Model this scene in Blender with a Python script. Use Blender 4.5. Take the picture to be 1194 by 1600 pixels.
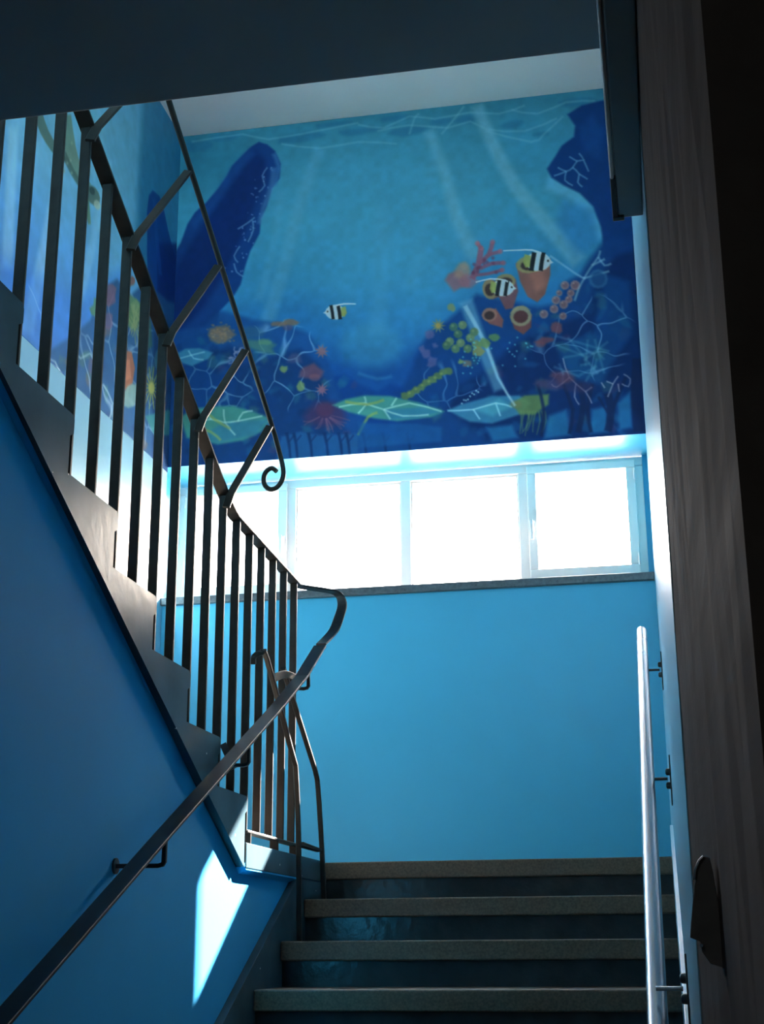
import bpy, bmesh, math, random
import numpy as np
from mathutils import Vector, Matrix

for o in list(bpy.data.objects): bpy.data.objects.remove(o)
SC = bpy.context.scene
COL = SC.collection
OZ = 1.459            # height of the camera above the lower floor; all z below are relative to the eye

# ------------------------------------------------------------------ camera, sky, sun, exposure
def make_camera():
    yaw, p, roll = 0.189987, 0.298918, 0.006437
    R = Vector((math.cos(yaw), math.sin(yaw), 0)); F0 = Vector((-math.sin(yaw), math.cos(yaw), 0)); Z = Vector((0, 0, 1))
    F = math.cos(p)*F0 + math.sin(p)*Z
    U = -math.sin(p)*F0 + math.cos(p)*Z
    r2 = math.cos(roll)*R - math.sin(roll)*U
    u2 = math.sin(roll)*R + math.cos(roll)*U
    cam = bpy.data.cameras.new('camera'); cam.sensor_fit = 'HORIZONTAL'; cam.sensor_width = 36
    cam.lens = 36*2210.04/1194; cam.clip_start = 0.01; cam.clip_end = 500
    o = bpy.data.objects.new('camera', cam); COL.objects.link(o)
    M = Matrix((r2, u2, -F)).transposed().to_4x4(); M.translation = Vector((0, 0, OZ))
    o.matrix_world = M; SC.camera = o
make_camera()

SUNDIR = Vector((-1, -2.53, -1.705)).normalized()
def make_light():
    w = bpy.data.worlds.new('sky'); SC.world = w; w.use_nodes = True
    nt = w.node_tree; nt.nodes.clear()
    out = nt.nodes.new('ShaderNodeOutputWorld'); bg = nt.nodes.new('ShaderNodeBackground'); sk = nt.nodes.new('ShaderNodeTexSky')
    sk.sky_type = 'NISHITA'; sk.sun_disc = False; sk.sun_elevation = math.radians(31.4)
    sk.sun_rotation = math.atan2(-SUNDIR.x, -SUNDIR.y); sk.air_density = .8; sk.dust_density = 5; sk.ozone_density = 1.0
    bg.inputs['Strength'].default_value = SKY
    nt.links.new(sk.outputs[0], bg.inputs[0]); nt.links.new(bg.outputs[0], out.inputs[0])
    s = bpy.data.lights.new('sun', 'SUN'); s.energy = SUN; s.angle = math.radians(0.53); s.color = (1, .96, .9)
    so = bpy.data.objects.new('sun', s); COL.objects.link(so); so.location = (3, 14, 12)
    so.rotation_euler = SUNDIR.to_track_quat('-Z', 'Y').to_euler()
    # portal in the window opening: only guides the sky light
    a = bpy.data.lights.new('window_portal', 'AREA'); a.shape = 'RECTANGLE'; a.size = 2.85; a.size_y = .85
    a.cycles.is_portal = True
    ao = bpy.data.objects.new('window_portal', a); COL.objects.link(ao)
    ao.location = (-1.4, 8.3, 2.38+OZ); ao.rotation_euler = (math.radians(-90), 0, 0)
SKY = 0.55; SUN = 42.0
make_light()
SC.view_settings.view_transform = 'Standard'; SC.view_settings.look = 'None'
SC.view_settings.gamma = 1; SC.view_settings.use_curve_mapping = False
SC.view_settings.exposure = 2.2

# ------------------------------------------------------------------ materials
def mat(name, col, rough=.5, metal=0, noise=None, bump=None, coat=0, spec=.5, scale2=None):
    """noise=(scale, amount, stretch xyz) colour mottling; bump=(scale, strength, stretch, distance)"""
    m = bpy.data.materials.new(name); m.use_nodes = True
    nt = m.node_tree; b = nt.nodes['Principled BSDF']
    b.inputs['Roughness'].default_value = rough; b.inputs['Metallic'].default_value = metal
    b.inputs['Specular IOR Level'].default_value = spec
    b.inputs['Coat Weight'].default_value = coat; b.inputs['Coat Roughness'].default_value = .12
    c = (*col, 1)
    tc = nt.nodes.new('ShaderNodeTexCoord')
    def tex(scale, st, detail=6):
        mp = nt.nodes.new('ShaderNodeMapping'); mp.inputs['Scale'].default_value = st
        nt.links.new(tc.outputs['Object'], mp.inputs[0])
        n = nt.nodes.new('ShaderNodeTexNoise'); n.inputs['Scale'].default_value = scale; n.inputs['Detail'].default_value = detail
        nt.links.new(mp.outputs[0], n.inputs['Vector']); return n
    if noise:
        n = tex(noise[0], noise[2]); rp = nt.nodes.new('ShaderNodeValToRGB')
        a = noise[1]
        rp.color_ramp.elements[0].position = .3; rp.color_ramp.elements[1].position = .7
        rp.color_ramp.elements[0].color = (*[max(0, x*(1-a)) for x in col], 1)
        rp.color_ramp.elements[1].color = (*[min(1, x*(1+a)) for x in col], 1)
        nt.links.new(n.outputs['Fac'], rp.inputs[0]); nt.links.new(rp.outputs[0], b.inputs['Base Color'])
        mr = nt.nodes.new('ShaderNodeMapRange'); mr.inputs['To Min'].default_value = max(.02, rough*.8); mr.inputs['To Max'].default_value = min(1, rough*1.2)
        nt.links.new(n.outputs['Fac'], mr.inputs[0]); nt.links.new(mr.outputs[0], b.inputs['Roughness'])
    else:
        b.inputs['Base Color'].default_value = c
    if bump:
        n = tex(bump[0], bump[2]); bp = nt.nodes.new('ShaderNodeBump')
        bp.inputs['Strength'].default_value = bump[1]; bp.inputs['Distance'].default_value = bump[3]
        nt.links.new(n.outputs['Fac'], bp.inputs['Height']); nt.links.new(bp.outputs[0], b.inputs['Normal'])
    return m
ONE = (1, 1, 1)
def speckle(m, scale, size, col):
    """small chips in the paint"""
    nt = m.node_tree; b = nt.nodes['Principled BSDF']; l = b.inputs['Base Color'].links[0].from_socket
    tc = nt.nodes.new('ShaderNodeTexCoord'); v = nt.nodes.new('ShaderNodeTexVoronoi'); v.inputs['Scale'].default_value = scale
    lt = nt.nodes.new('ShaderNodeMath'); lt.operation = 'LESS_THAN'; lt.inputs[1].default_value = size
    mx = nt.nodes.new('ShaderNodeMixRGB'); mx.inputs[2].default_value = (*col, 1)
    nt.links.new(tc.outputs['Object'], v.inputs['Vector']); nt.links.new(v.outputs['Distance'], lt.inputs[0])
    nt.links.new(lt.outputs[0], mx.inputs[0]); nt.links.new(l, mx.inputs[1]); nt.links.new(mx.outputs[0], b.inputs['Base Color'])
M_BLUE = mat('blue_gloss_paint', (.075, .44, .66), .38, noise=(1.5, .05, ONE), bump=(90, .12, ONE, .002))
M_BLUEWALL = mat('blue_wall_paint', (.028, .31, .60), .8, spec=.04, noise=(1.2, .07, ONE), bump=(60, .15, ONE, .002))
M_PALE = mat('pale_blue_paint', (.30, .56, .70), .3, noise=(1.5, .04, ONE), bump=(50, .12, ONE, .002))
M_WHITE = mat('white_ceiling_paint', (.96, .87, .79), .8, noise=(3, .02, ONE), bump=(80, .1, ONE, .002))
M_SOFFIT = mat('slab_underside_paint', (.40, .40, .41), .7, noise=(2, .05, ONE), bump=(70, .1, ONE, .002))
M_DARKPAINT = mat('dark_petrol_gloss_paint', (.055, .088, .105), .22, spec=.07, noise=(4, .2, ONE), bump=(22, .25, ONE, .003))
speckle(M_DARKPAINT, 11, .045, (.6, .62, .62))
M_TREAD = mat('brown_terrazzo_step', (.16, .09, .055), .55, noise=(120, .35, ONE), bump=(30, .1, ONE, .001))
M_RISER = mat('black_gloss_riser', (.03, .036, .038), .22, noise=(8, .25, ONE), bump=(28, .5, ONE, .004))
M_STEEL = mat('dark_painted_steel', (.030, .025, .021), .42, spec=.25, noise=(30, .2, ONE), bump=(60, .08, ONE, .001))
M_RAIL = mat('dark_rail_paint', (.024, .026, .031), .42, spec=.22, noise=(30, .2, ONE), bump=(60, .08, ONE, .001))
M_INOX = mat('brushed_stainless_steel', (.42, .43, .46), .27, metal=1, noise=(.8, .02, ONE))
M_BOLT = mat('black_fixing_metal', (.05, .05, .05), .45, metal=.2, noise=(60, .2, ONE))
M_PLATE = mat('worn_grey_metal', (.10, .10, .10), .5, noise=(60, .2, ONE))
M_FRAME = mat('white_window_plastic', (.86, .78, .74), .35, noise=(5, .02, ONE))
M_HANDLE = mat('white_handle', (.8, .8, .8), .3, noise=(5, .02, ONE))
M_SILL = mat('grey_stone_sill', (.11, .11, .12), .3, noise=(60, .3, ONE))
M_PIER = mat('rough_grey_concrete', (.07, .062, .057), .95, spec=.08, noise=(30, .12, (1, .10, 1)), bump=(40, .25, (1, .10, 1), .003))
M_DARKWALL = mat('dark_wall_plaster', (.10, .10, .10), .9, noise=(6, .15, ONE), bump=(20, .3, ONE, .004))
M_BOX = mat('grey_painted_sheet_metal', (.30, .38, .42), .4, noise=(6, .08, ONE), bump=(40, .05, ONE, .001))
M_FLOOR = mat('brown_stone_floor', (.31, .25, .20), .3, noise=(90, .3, ONE), bump=(20, .05, ONE, .001))
M_GROUND = mat('pale_paving', (.5, .48, .45), .9, noise=(1.2, .1, ONE), bump=(10, .2, ONE, .01))
M_RENDER = mat('outside_render', (.6, .58, .54), .9, noise=(3, .06, ONE), bump=(30, .2, ONE, .004))
M_CORR = mat('corridor_wall_paint', (.10, .30, .44), .6, noise=(2, .05, ONE), bump=(60, .1, ONE, .002))
def glass_mat():
    m = bpy.data.materials.new('window_glass'); m.use_nodes = True; nt = m.node_tree; nt.nodes.clear()
    out = nt.nodes.new('ShaderNodeOutputMaterial'); mx = nt.nodes.new('ShaderNodeMixShader'); t = nt.nodes.new('ShaderNodeBsdfTransparent')
    g = nt.nodes.new('ShaderNodeBsdfGlossy'); fr = nt.nodes.new('ShaderNodeFresnel'); fr.inputs['IOR'].default_value = 1.45
    n = nt.nodes.new('ShaderNodeTexNoise'); n.inputs['Scale'].default_value = 2
    rp = nt.nodes.new('ShaderNodeMapRange'); rp.inputs['To Min'].default_value = .92; rp.inputs['To Max'].default_value = .96
    cb = nt.nodes.new('ShaderNodeCombineColor')
    nt.links.new(n.outputs['Fac'], rp.inputs[0])
    for i in range(3): nt.links.new(rp.outputs[0], cb.inputs[i])
    nt.links.new(cb.outputs[0], t.inputs[0]); g.inputs['Roughness'].default_value = .02
    nt.links.new(fr.outputs[0], mx.inputs[0]); nt.links.new(t.outputs[0], mx.inputs[1]); nt.links.new(g.outputs[0], mx.inputs[2])
    nt.links.new(mx.outputs[0], out.inputs[0]); return m
M_GLASS = glass_mat()

# ------------------------------------------------------------------ mesh helpers
class MB:
    def __init__(s): s.v = []; s.f = []; s.sm = []
    def add(s, vs, fs, smooth=False):
        b = len(s.v); s.v += [tuple(v) for v in vs]; s.f += [tuple(i+b for i in f) for f in fs]; s.sm += [smooth]*len(fs); return s
    def box(s, x0, x1, y0, y1, z0, z1):
        vs = [(x, y, z) for z in (z0, z1) for y in (y0, y1) for x in (x0, x1)]
        return s.add(vs, [(0, 2, 3, 1), (4, 5, 7, 6), (0, 1, 5, 4), (2, 6, 7, 3), (0, 4, 6, 2), (1, 3, 7, 5)])
    def prism_x(s, yz, x0, x1):
        """polygon in the y-z plane extruded along x"""
        n = len(yz)
        ar = sum(yz[i][0]*yz[(i+1) % n][1]-yz[(i+1) % n][0]*yz[i][1] for i in range(n))
        if ar < 0: yz = yz[::-1]
        vs = [(x0, y, z) for y, z in yz]+[(x1, y, z) for y, z in yz]
        fs = [tuple(range(n))[::-1], tuple(range(n, 2*n))]+[(i, (i+1) % n, (i+1) % n+n, i+n) for i in range(n)]
        return s.add(vs, fs)
    def sweep(s, pts, wdir, w, t, closed=False):
        """flat bar along pts; wdir = direction of its width (one vector or one per point)"""
        P = [Vector(p) for p in pts]; n = len(P); rings = []
        for i, p in enumerate(P):
            T = (P[min(i+1, n-1)]-P[max(i-1, 0)]).normalized()
            W = Vector(wdir[i] if isinstance(wdir, list) else wdir); W = (W-W.dot(T)*T).normalized(); N = T.cross(W)
            c = min(w, t)*.18
            ring = []
            for a, b in ((-1, -1), (1, -1), (1, 1), (-1, 1)):
                for k in (0, 1):
                    aw, bt = w/2, t/2
                    flip = (a*b > 0)
                    if (k == 0) == flip: ring.append(p+W*a*aw+N*b*(bt-c))
                    else: ring.append(p+W*a*(aw-c)+N*b*bt)
            rings.append(ring)
        vs = [v for r in rings for v in r]; m = 8
        fs = [(i*m+j, i*m+(j+1) % m, (i+1)*m+(j+1) % m, (i+1)*m+j) for i in range(n-1) for j in range(m)]
        fs += [tuple(range(m))[::-1], tuple(range((n-1)*m, n*m))]
        return s.add(vs, fs)
    def tube(s, pts, r, m=14, caps=True):
        P = [Vector(p) for p in pts]; n = len(P); vs = []
        ref = None
        for i, p in enumerate(P):
            T = (P[min(i+1, n-1)]-P[max(i-1, 0)]).normalized()
            if ref is None:
                ref = Vector((0, 0, 1)) if abs(T.z) < .9 else Vector((1, 0, 0))
            A = (ref-ref.dot(T)*T).normalized(); B = T.cross(A); ref = A
            rr = r[i] if isinstance(r, (list, tuple)) else r
            vs += [p+A*rr*math.cos(2*math.pi*j/m)+B*rr*math.sin(2*math.pi*j/m) for j in range(m)]
        fs = [(i*m+j, i*m+(j+1) % m, (i+1)*m+(j+1) % m, (i+1)*m+j) for i in range(n-1) for j in range(m)]
        s.add(vs, fs, True)
        if caps: s.add(vs[:m], [tuple(range(m))[::-1]]); s.add(vs[-m:], [tuple(range(m))])
        return s
    def build(s, name, m, parent=None, bevel=0, origin=None):
        V = np.array([tuple(v) for v in s.v], float); V[:, 2] += OZ
        lo, hi = V.min(0), V.max(0)
        org = Vector(origin) if origin else Vector(((lo[0]+hi[0])/2, (lo[1]+hi[1])/2, lo[2]))
        V -= np.array(org)
        me = bpy.data.meshes.new(name); me.from_pydata(V.tolist(), [], s.f)
        me.polygons.foreach_set('use_smooth', s.sm); me.materials.append(m)
        bm = bmesh.new(); bm.from_mesh(me); bmesh.ops.recalc_face_normals(bm, faces=bm.faces); bm.to_mesh(me); bm.free()
        o = bpy.data.objects.new(name, me); COL.objects.link(o)
        if parent:
            o.parent = parent; wl = Vector((0, 0, 0)); q = parent
            while q: wl += q.location; q = q.parent
            o.location = org-wl
        else: o.location = org
        if bevel:
            md = o.modifiers.new('bevel', 'BEVEL'); md.width = bevel; md.segments = 2; md.limit_method = 'ANGLE'; md.angle_limit = math.radians(40)
        return o
def tag(o, label=None, cat=None, group=None, kind=None):
    if label: o['label'] = label
    if cat: o['category'] = cat
    if group: o['group'] = group
    if kind: o['kind'] = kind
    return o
def empty(name, loc, label, cat, group=None, kind=None):
    o = bpy.data.objects.new(name, None); COL.objects.link(o); o.location = (loc[0], loc[1], loc[2]+OZ); o.empty_display_size = .1
    return tag(o, label, cat, group, kind)
def box(*a): return MB().box(*a)

# ------------------------------------------------------------------ measures (relative to the eye)
XS = -1.45                      # face of the stair string / ends of the lower steps
XB = -1.48                      # blue spine wall, set back 4 cm
XL = -2.80                      # left wall
D = 7.70                        # window wall
YL, ZL, G, R = 6.160, .3563, .361, .165       # lower flight: landing edge, landing level, going, rise
YU, G2, R2 = 4.953, .337, .1644               # upper flight: first riser
ZF = ZL-11*R                    # lower floor
SLZ, SLY, SLT = 1.585, 2.285, .25             # upper slab: underside, edge, thickness
CZ = 5.06                       # ceiling
def xr(y): return .027+.0028*y  # right wall is a hair out of square
SILL = 1.967; HEAD = 2.784; FY = 8.06

# ------------------------------------------------------------------ room shell
def quadwall(name, m, lab, pts):   # prism from 4 plan points, z range
    pass
def build_shell():
    w = MB().box(-2.95, .25, D, 8.35, ZF-.2, SILL-.045).box(-2.95, .25, D, 8.35, HEAD, CZ+.25)
    w.box(-3.2, -2.95, D, 8.35, ZF-.2, CZ+.25).box(.25, .6, D, 8.35, ZF-.2, CZ+.25)
    w.add([(xr(D), D, SILL-.045), (.25, D, SILL-.045), (.25, 8.35, SILL-.045), (xr(8.35), 8.35, SILL-.045), (xr(D), D, HEAD), (.25, D, HEAD), (.25, 8.35, HEAD), (xr(8.35), 8.35, HEAD)],
          [(0, 1, 2, 3), (4, 5, 6, 7), (0, 1, 5, 4), (1, 2, 6, 5), (2, 3, 7, 6), (3, 0, 4, 7)])
    w.box(-2.95, -2.845, D, 8.35, SILL-.045, HEAD)
    tag(w.build('wall_back', M_BLUE), 'blue painted end wall around the strip window, below the reef mural', 'wall', kind='structure')
    w = MB().box(-3.05, XL, SLY-2.5, D, ZF-.2, CZ+.25)
    tag(w.build('wall_left', M_PALE), 'pale blue side wall beside the rising flight behind the railing', 'wall', kind='structure')
    y0, y1 = 1.85, D
    w = MB().add([(xr(y0), y0, ZF-.1), (.3, y0, ZF-.1), (.3, y1, ZF-.1), (xr(y1), y1, ZF-.1), (xr(y0), y0, CZ+.25), (.3, y0, CZ+.25), (.3, y1, CZ+.25), (xr(y1), y1, CZ+.25)],
                 [(0, 1, 2, 3), (4, 5, 6, 7), (0, 1, 5, 4), (1, 2, 6, 5), (2, 3, 7, 6), (3, 0, 4, 7)])
    tag(w.build('wall_right', M_PALE), 'narrow strip of pale blue side wall behind the steel handrail', 'wall', kind='structure')
    # rough concrete pillar close to the camera
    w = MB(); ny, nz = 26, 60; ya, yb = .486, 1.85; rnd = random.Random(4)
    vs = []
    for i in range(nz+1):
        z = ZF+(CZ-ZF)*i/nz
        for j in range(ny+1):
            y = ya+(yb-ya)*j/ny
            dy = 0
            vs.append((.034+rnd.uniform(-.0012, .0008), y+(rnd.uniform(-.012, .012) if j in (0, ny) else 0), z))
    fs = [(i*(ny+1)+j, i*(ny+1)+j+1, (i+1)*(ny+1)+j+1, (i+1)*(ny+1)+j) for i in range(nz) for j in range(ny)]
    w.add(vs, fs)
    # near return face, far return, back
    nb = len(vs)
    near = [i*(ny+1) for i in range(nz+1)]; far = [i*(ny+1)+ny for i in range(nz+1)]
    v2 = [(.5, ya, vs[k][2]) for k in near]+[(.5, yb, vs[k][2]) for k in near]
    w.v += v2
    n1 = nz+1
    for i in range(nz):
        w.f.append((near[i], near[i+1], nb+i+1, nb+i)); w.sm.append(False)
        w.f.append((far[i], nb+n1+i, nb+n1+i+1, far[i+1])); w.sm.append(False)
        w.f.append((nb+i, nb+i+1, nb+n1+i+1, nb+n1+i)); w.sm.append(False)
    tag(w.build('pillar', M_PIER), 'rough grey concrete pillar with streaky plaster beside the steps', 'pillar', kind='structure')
    # ceilings and slabs
    tag(box(-3.2, .6, -3.2, 8.35, CZ, CZ+.2).build('ceiling', M_WHITE), 'white painted ceiling above the stairwell', 'ceiling', kind='structure')
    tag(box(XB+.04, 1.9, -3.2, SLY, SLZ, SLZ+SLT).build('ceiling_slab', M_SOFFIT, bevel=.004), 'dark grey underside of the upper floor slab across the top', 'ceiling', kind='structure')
    tag(box(-3.05, XB+.04, -3.2, YU-8*G2-.01, ZL+9*R2-.2, ZL+9*R2).build('floor_upper', M_FLOOR), 'floor of the storey above at the head of the stairs', 'floor', kind='structure')
    tag(box(-3.2, 2, -3.2, D, ZF-.2, ZF).build('floor', M_FLOOR), 'brown stone floor of the lower corridor', 'floor', kind='structure')
    # spine wall: blue panel below the upper flight's string
    low = [(2.1, ZF)] + [(YL-.002, ZF)] + [(YL-.002, ZL-.08)]
    y_b = 4.955; z_b = .31
    top = [(YL-.002, ZL-.10), (y_b, z_b), (2.3, z_b+(y_b-2.3)*.476), (2.1, z_b+(y_b-2.3)*.476)]
    w = MB().prism_x([(2.1, ZF), (YL-.03, ZF), (YL-.03, ZL-.09), (y_b, z_b+.01), (2.1, z_b+.01+(y_b-2.1)*.476)], XB-.12, XB)
    # painted cove under the string and the kerb
    L = [(2.3, z_b+(y_b-2.3)*.476-.0072), (YU-.03, .3005), (YU+.01, .273), (YL-.05, .272)]
    vs = []
    for y, z in L:
        vs += [(XS-.002, y, z), (XB-.01, y, z), (XB-.01, y, z-.026), (XB, y, z-.020), (XS-.002, y, z-.006)]
    fs = [(5*i+j, 5*i+(j+1) % 5, 5*i+5+(j+1) % 5, 5*i+5+j) for i in range(3) for j in range(5)]
    w.add(vs, fs+[(0, 1, 2, 3, 4), (19, 18, 17, 16, 15)])
    tag(w.build('wall_middle', M_BLUEWALL), 'blue wall panel between the two flights, with a bright patch of sunlight', 'wall', kind='structure')
    # corridor enclosure behind the camera
    tag(box(-3.2, 2, -3.4, -3.2, ZF-.2, CZ+.2).build('wall_front', M_CORR), 'corridor end wall behind the viewer', 'wall', kind='structure')
    tag(box(-3.25, -3.05, -3.2, SLY-2.5, ZF, CZ).build('wall_corridor', M_CORR), 'corridor side wall behind the viewer', 'wall', kind='structure')
    tag(box(1.9, 2.1, -3.2, 2.2, ZF-.2, CZ+.2).build('wall_outer', M_DARKWALL), 'corridor side wall behind the pillar', 'wall', kind='structure')
    tag(box(.5, 2.0, 1.95, 2.15, ZF, CZ).build('wall_closing', M_DARKWALL), 'wall closing the corridor behind the pillar', 'wall', kind='structure')
    # outside
    tag(box(-60, 60, 8.6, 160, ZF-1.7, ZF-1.6).build('ground', M_GROUND), 'pale paved yard outside the window', 'ground', kind='structure')
    tag(box(-5, 3, 8.36, 9.2, 3.44, 3.60).build('roof_overhang', M_RENDER), 'concrete eave over the window outside', 'roof', kind='structure')
build_shell()

# ------------------------------------------------------------------ stairs
def flight_low():
    t = empty('staircase', (XS+.7, YL-11*G, ZF), 'lower flight of brown steps with black gloss risers climbing to the landing', 'staircase', kind='structure')
    xa = XS+.001
    for k in range(0, 11):
        y = YL-k*G; z = ZL-k*R
        xe = xr(y)-.004
        if k == 0:
            continue
        o = MB().box(xa, xe, y, y+G+.028, z-.072, z).build('tread', M_TREAD, t, bevel=.006)
        MB().box(xa, xe, y+.03, y+.05, z-R+.0005, z-.0725).build('riser', M_RISER, t)
    # riser below the landing edge, waist of concrete
    MB().box(xa, xr(YL)-.004, YL+.03, YL+.05, ZL-R+.0005, ZL-.0725).build('riser', M_RISER, t)
    n = 10; pts = []
    for k in range(n, -1, -1):
        pts += [(YL-k*G+.051, ZL-(k+1)*R-.002), (YL-k*G+.051, ZL-k*R-.0735)] if k else [(YL+.051, ZL-R-.002), (YL+.051, ZL-.16)]
    pts = [(YL-n*G+.051, ZF)]+pts+[(YL+.25, ZL-.16), (YL+.25, ZL-.4), (YL-n*G+.5, ZF)]
    MB().prism_x(pts, xa, .02).build('waist_slab', M_DARKPAINT, t)
    # dark skirting on the spine wall
    lo = [(2.1, ZF)]
    def edge(y): return -.235+.518*(y-4.72)
    poly = [(2.3, edge(2.3)), (5.70, .275), (5.70, ZL-.081), (YL+.05, ZL-.081), (YL+.05, ZL-1.0), (2.3, ZF+.002), ]
    sk = MB().prism_x([(2.6, edge(2.6)), (5.70, .272), (YL-.0, .272), (YL-.0, -.6), (2.6, ZF+.002)], XB-.0, XS)
    tag(sk.build('skirting', M_DARKPAINT, t, bevel=.002), 'dark gloss skirting along the spine wall')
    # pale plinth on the right wall
    p = MB(); w = .012
    ptop = [(2.0, -.19-.457*(3.6-2.0)), (3.6, -.19), (5.85, .46), (5.85, ZL-.2), (3.6, -.19-.35), (2.0, -.9-.4)]
    p.prism_x(ptop, .02, .0285)
    for i, v in enumerate(p.v):
        y = v[1]; p.v[i] = (xr(y)-.012 if v[0] > .025 else xr(y)+.003, y, v[2])
    tag(p.build('plinth', M_PALE, t, bevel=.002), 'pale blue plinth strip along the right wall')
    return t
ST = flight_low()

def landing():
    t = empty('landing', (-1.4, 7, ZL-.16), 'half landing slab below the window with brown edge', 'landing', kind='structure')
    MB().box(XS-.0, xr(7)-.006, YL, D-.002, ZL-.072, ZL).build('edge_slab', M_TREAD, t, bevel=.006)
    MB().box(XL+.002, XS-.001, YU, D-.002, ZL-.072, ZL-.0005).build('floor_slab', M_FLOOR, t)
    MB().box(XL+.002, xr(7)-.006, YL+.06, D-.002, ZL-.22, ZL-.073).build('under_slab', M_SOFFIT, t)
    # dark painted kerb carrying the end of the railing
    MB().box(XS-.06, XS+.0005, YU-.0, YL+.0, ZL-.084, ZL+.004).build('kerb', M_DARKPAINT, t, bevel=.003)
    return t
landing()

def flight_up():
    t = empty('staircase', (-2.1, YU-8*G2, ZL), 'upper flight of steps with dark zigzag painted string, rising behind the railing', 'staircase', kind='structure')
    N = 9; nose = .022; th = .062
    # string: one zigzag plate
    top = [(YU, ZL-.083)]
    top = []
    for k in range(N):
        y = YU-k*G2; z = ZL+(k+1)*R2
        zb = ZL+k*R2 if k else ZL-.05
        top += [(y-nose, zb), (y-nose, z-th), (y, z-th+.012), (y, z-.012), (y-.012, z)]
    top += [(YU-N*G2-nose, ZL+N*R2)]
    ye = YU-N*G2-nose
    bot = [(ye, .307+(4.94-ye)*.476), (YU-nose-.002, .275)]
    top[0] = (YU-nose-.002, top[0][1]); top[1] = (YU-nose-.002, top[1][1])
    # wobble for the hand painted look
    MB().prism_x(top+bot, XS-.055, XS).build('string', M_DARKPAINT, t)
    for k in range(N):
        y = YU-k*G2; z = ZL+(k+1)*R2
        MB().box(XL+.003, XS-.056, y-G2-nose-.02, y, z-th, z).build('tread', M_TREAD, t, bevel=.005)
        MB().box(XL+.003, XS-.056, y-nose-.02, y-nose, z-R2+.0005, z-th-.0005).build('riser', M_RISER, t)
    w = [(YU-.05, ZL-.02)]
    for k in range(N):
        y = YU-k*G2-.045; z = ZL+(k+1)*R2-th-.001
        w += [(y, z-R2+th), (y, z)] if k else [(y, z)]
    w += [(YU-N*G2-.045, ZL+N*R2-th-.001)]
    w += [(ye, .34+(4.94-ye)*.476), (4.94, .34)]
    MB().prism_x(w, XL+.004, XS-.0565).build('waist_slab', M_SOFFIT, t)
    return t
flight_up()

# ------------------------------------------------------------------ window
def window():
    t = empty('window_1', (-1.4, FY, SILL), 'white strip window of four panes glaring with daylight', 'window', kind='structure')
    t2 = 1.0
    xl, xrr = -2.842, .044
    y0, y1 = FY, FY+.08
    zb, zt = SILL+.02, HEAD-.012
    fr = MB()
    fr.box(xl, .019, y0, y1, zt-.055, zt).box(xl, .019, y0, y1, zb, zb+.055)
    fr.box(xl, xl+.045, y0, y1, zb+.055, zt-.055).box(-.03, .019, y0, y1, zb+.055, zt-.055)
    for xm, w in ((-2.118, .055), (-1.405, .062), (-.690, .062)):
        fr.box(xm-w/2, xm+w/2, y0+.002, y1-.002, zb+.055, zt-.055)
    fr.build('window_frame', M_FRAME, t, bevel=.004)
    filler = MB().box(.019, xr(8.1), y0+.01, y1, SILL, HEAD).build('reveal_strip', M_BLUE, t)
    # fixed panes
    for i, (a, b) in enumerate(((-2.0905, -1.436), (-1.374, -.721))):
        g = MB().box(a, b, FY+.035, FY+.05, zb+.055, zt-.055).build('pane', M_GLASS, t)
        f = MB()
        z0, z1 = zb+.055, zt-.055
        f.box(a, b, FY+.022, FY+.0345, z1-.012, z1).box(a, b, FY+.022, FY+.0345, z0, z0+.012).box(a, a+.010, FY+.022, FY+.0345, z0+.012, z1-.012).box(b-.010, b, FY+.022, FY+.0345, z0+.012, z1-.012)
        f.build('glazing_bead', M_FRAME, t)
        for px in (a+.022, b-.022):
            MB().tube([(px, FY+.030, z1-.024), (px, FY+.0349, z1-.024)], .003, 8).build('film_pin', M_BOLT, t)
    # opening sashes with handles
    for i, (a, b, hx) in enumerate(((-2.80, -2.142, -2.168), (-.664, -.026, -.642))):
        z0, z1 = zb+.03, zt-.022
        gx0, gx1 = (-2.762+.0, -2.198) if i == 0 else (-.612, -.080)
        gz0, gz1 = 2.112, 2.702
        f = MB()
        ya, yb = FY-.022, FY+.03
        f.box(a, b, ya, yb, gz1, z1).box(a, b, ya, yb, z0, gz0).box(a, gx0, ya, yb, gz0, gz1).box(gx1, b, ya, yb, gz0, gz1)
        s = f.build('sash', M_FRAME, t, bevel=.004)
        MB().box(gx0, gx1, FY+.004, FY+.018, gz0, gz1).build('pane', M_GLASS, t)
        for px in (gx0+.02, gx1-.02):
            MB().tube([(px, FY-.001, gz1-.02), (px, FY+.0035, gz1-.02)], .003, 8).build('film_pin', M_BOLT, t)
        h = MB().box(hx-.014, hx+.014, ya-.012, ya+.0, 2.34, 2.41)
        h.box(hx-.009, hx+.009, ya-.04, ya-.012, 2.383, 2.40).sweep([(hx, ya-.04, 2.405), (hx, ya-.043, 2.36), (hx, ya-.040, 2.285)], (1, 0, 0), .018, .012)
        h.build('handle', M_HANDLE, s, bevel=.002)
        hxx = a+.004 if i == 0 else b-.004
        for hz in (2.66, 2.14):
            MB().tube([(hxx, ya-.006, hz-.035), (hxx, ya-.006, hz+.035)], .007, 10).build('hinge', M_FRAME, s)
    sl = MB().box(XL-.03, xr(7.7)-.003, D-.03, FY+.03, SILL-.045, SILL)
    sl.build('window_sill', M_SILL, t, bevel=.004)
window()

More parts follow.
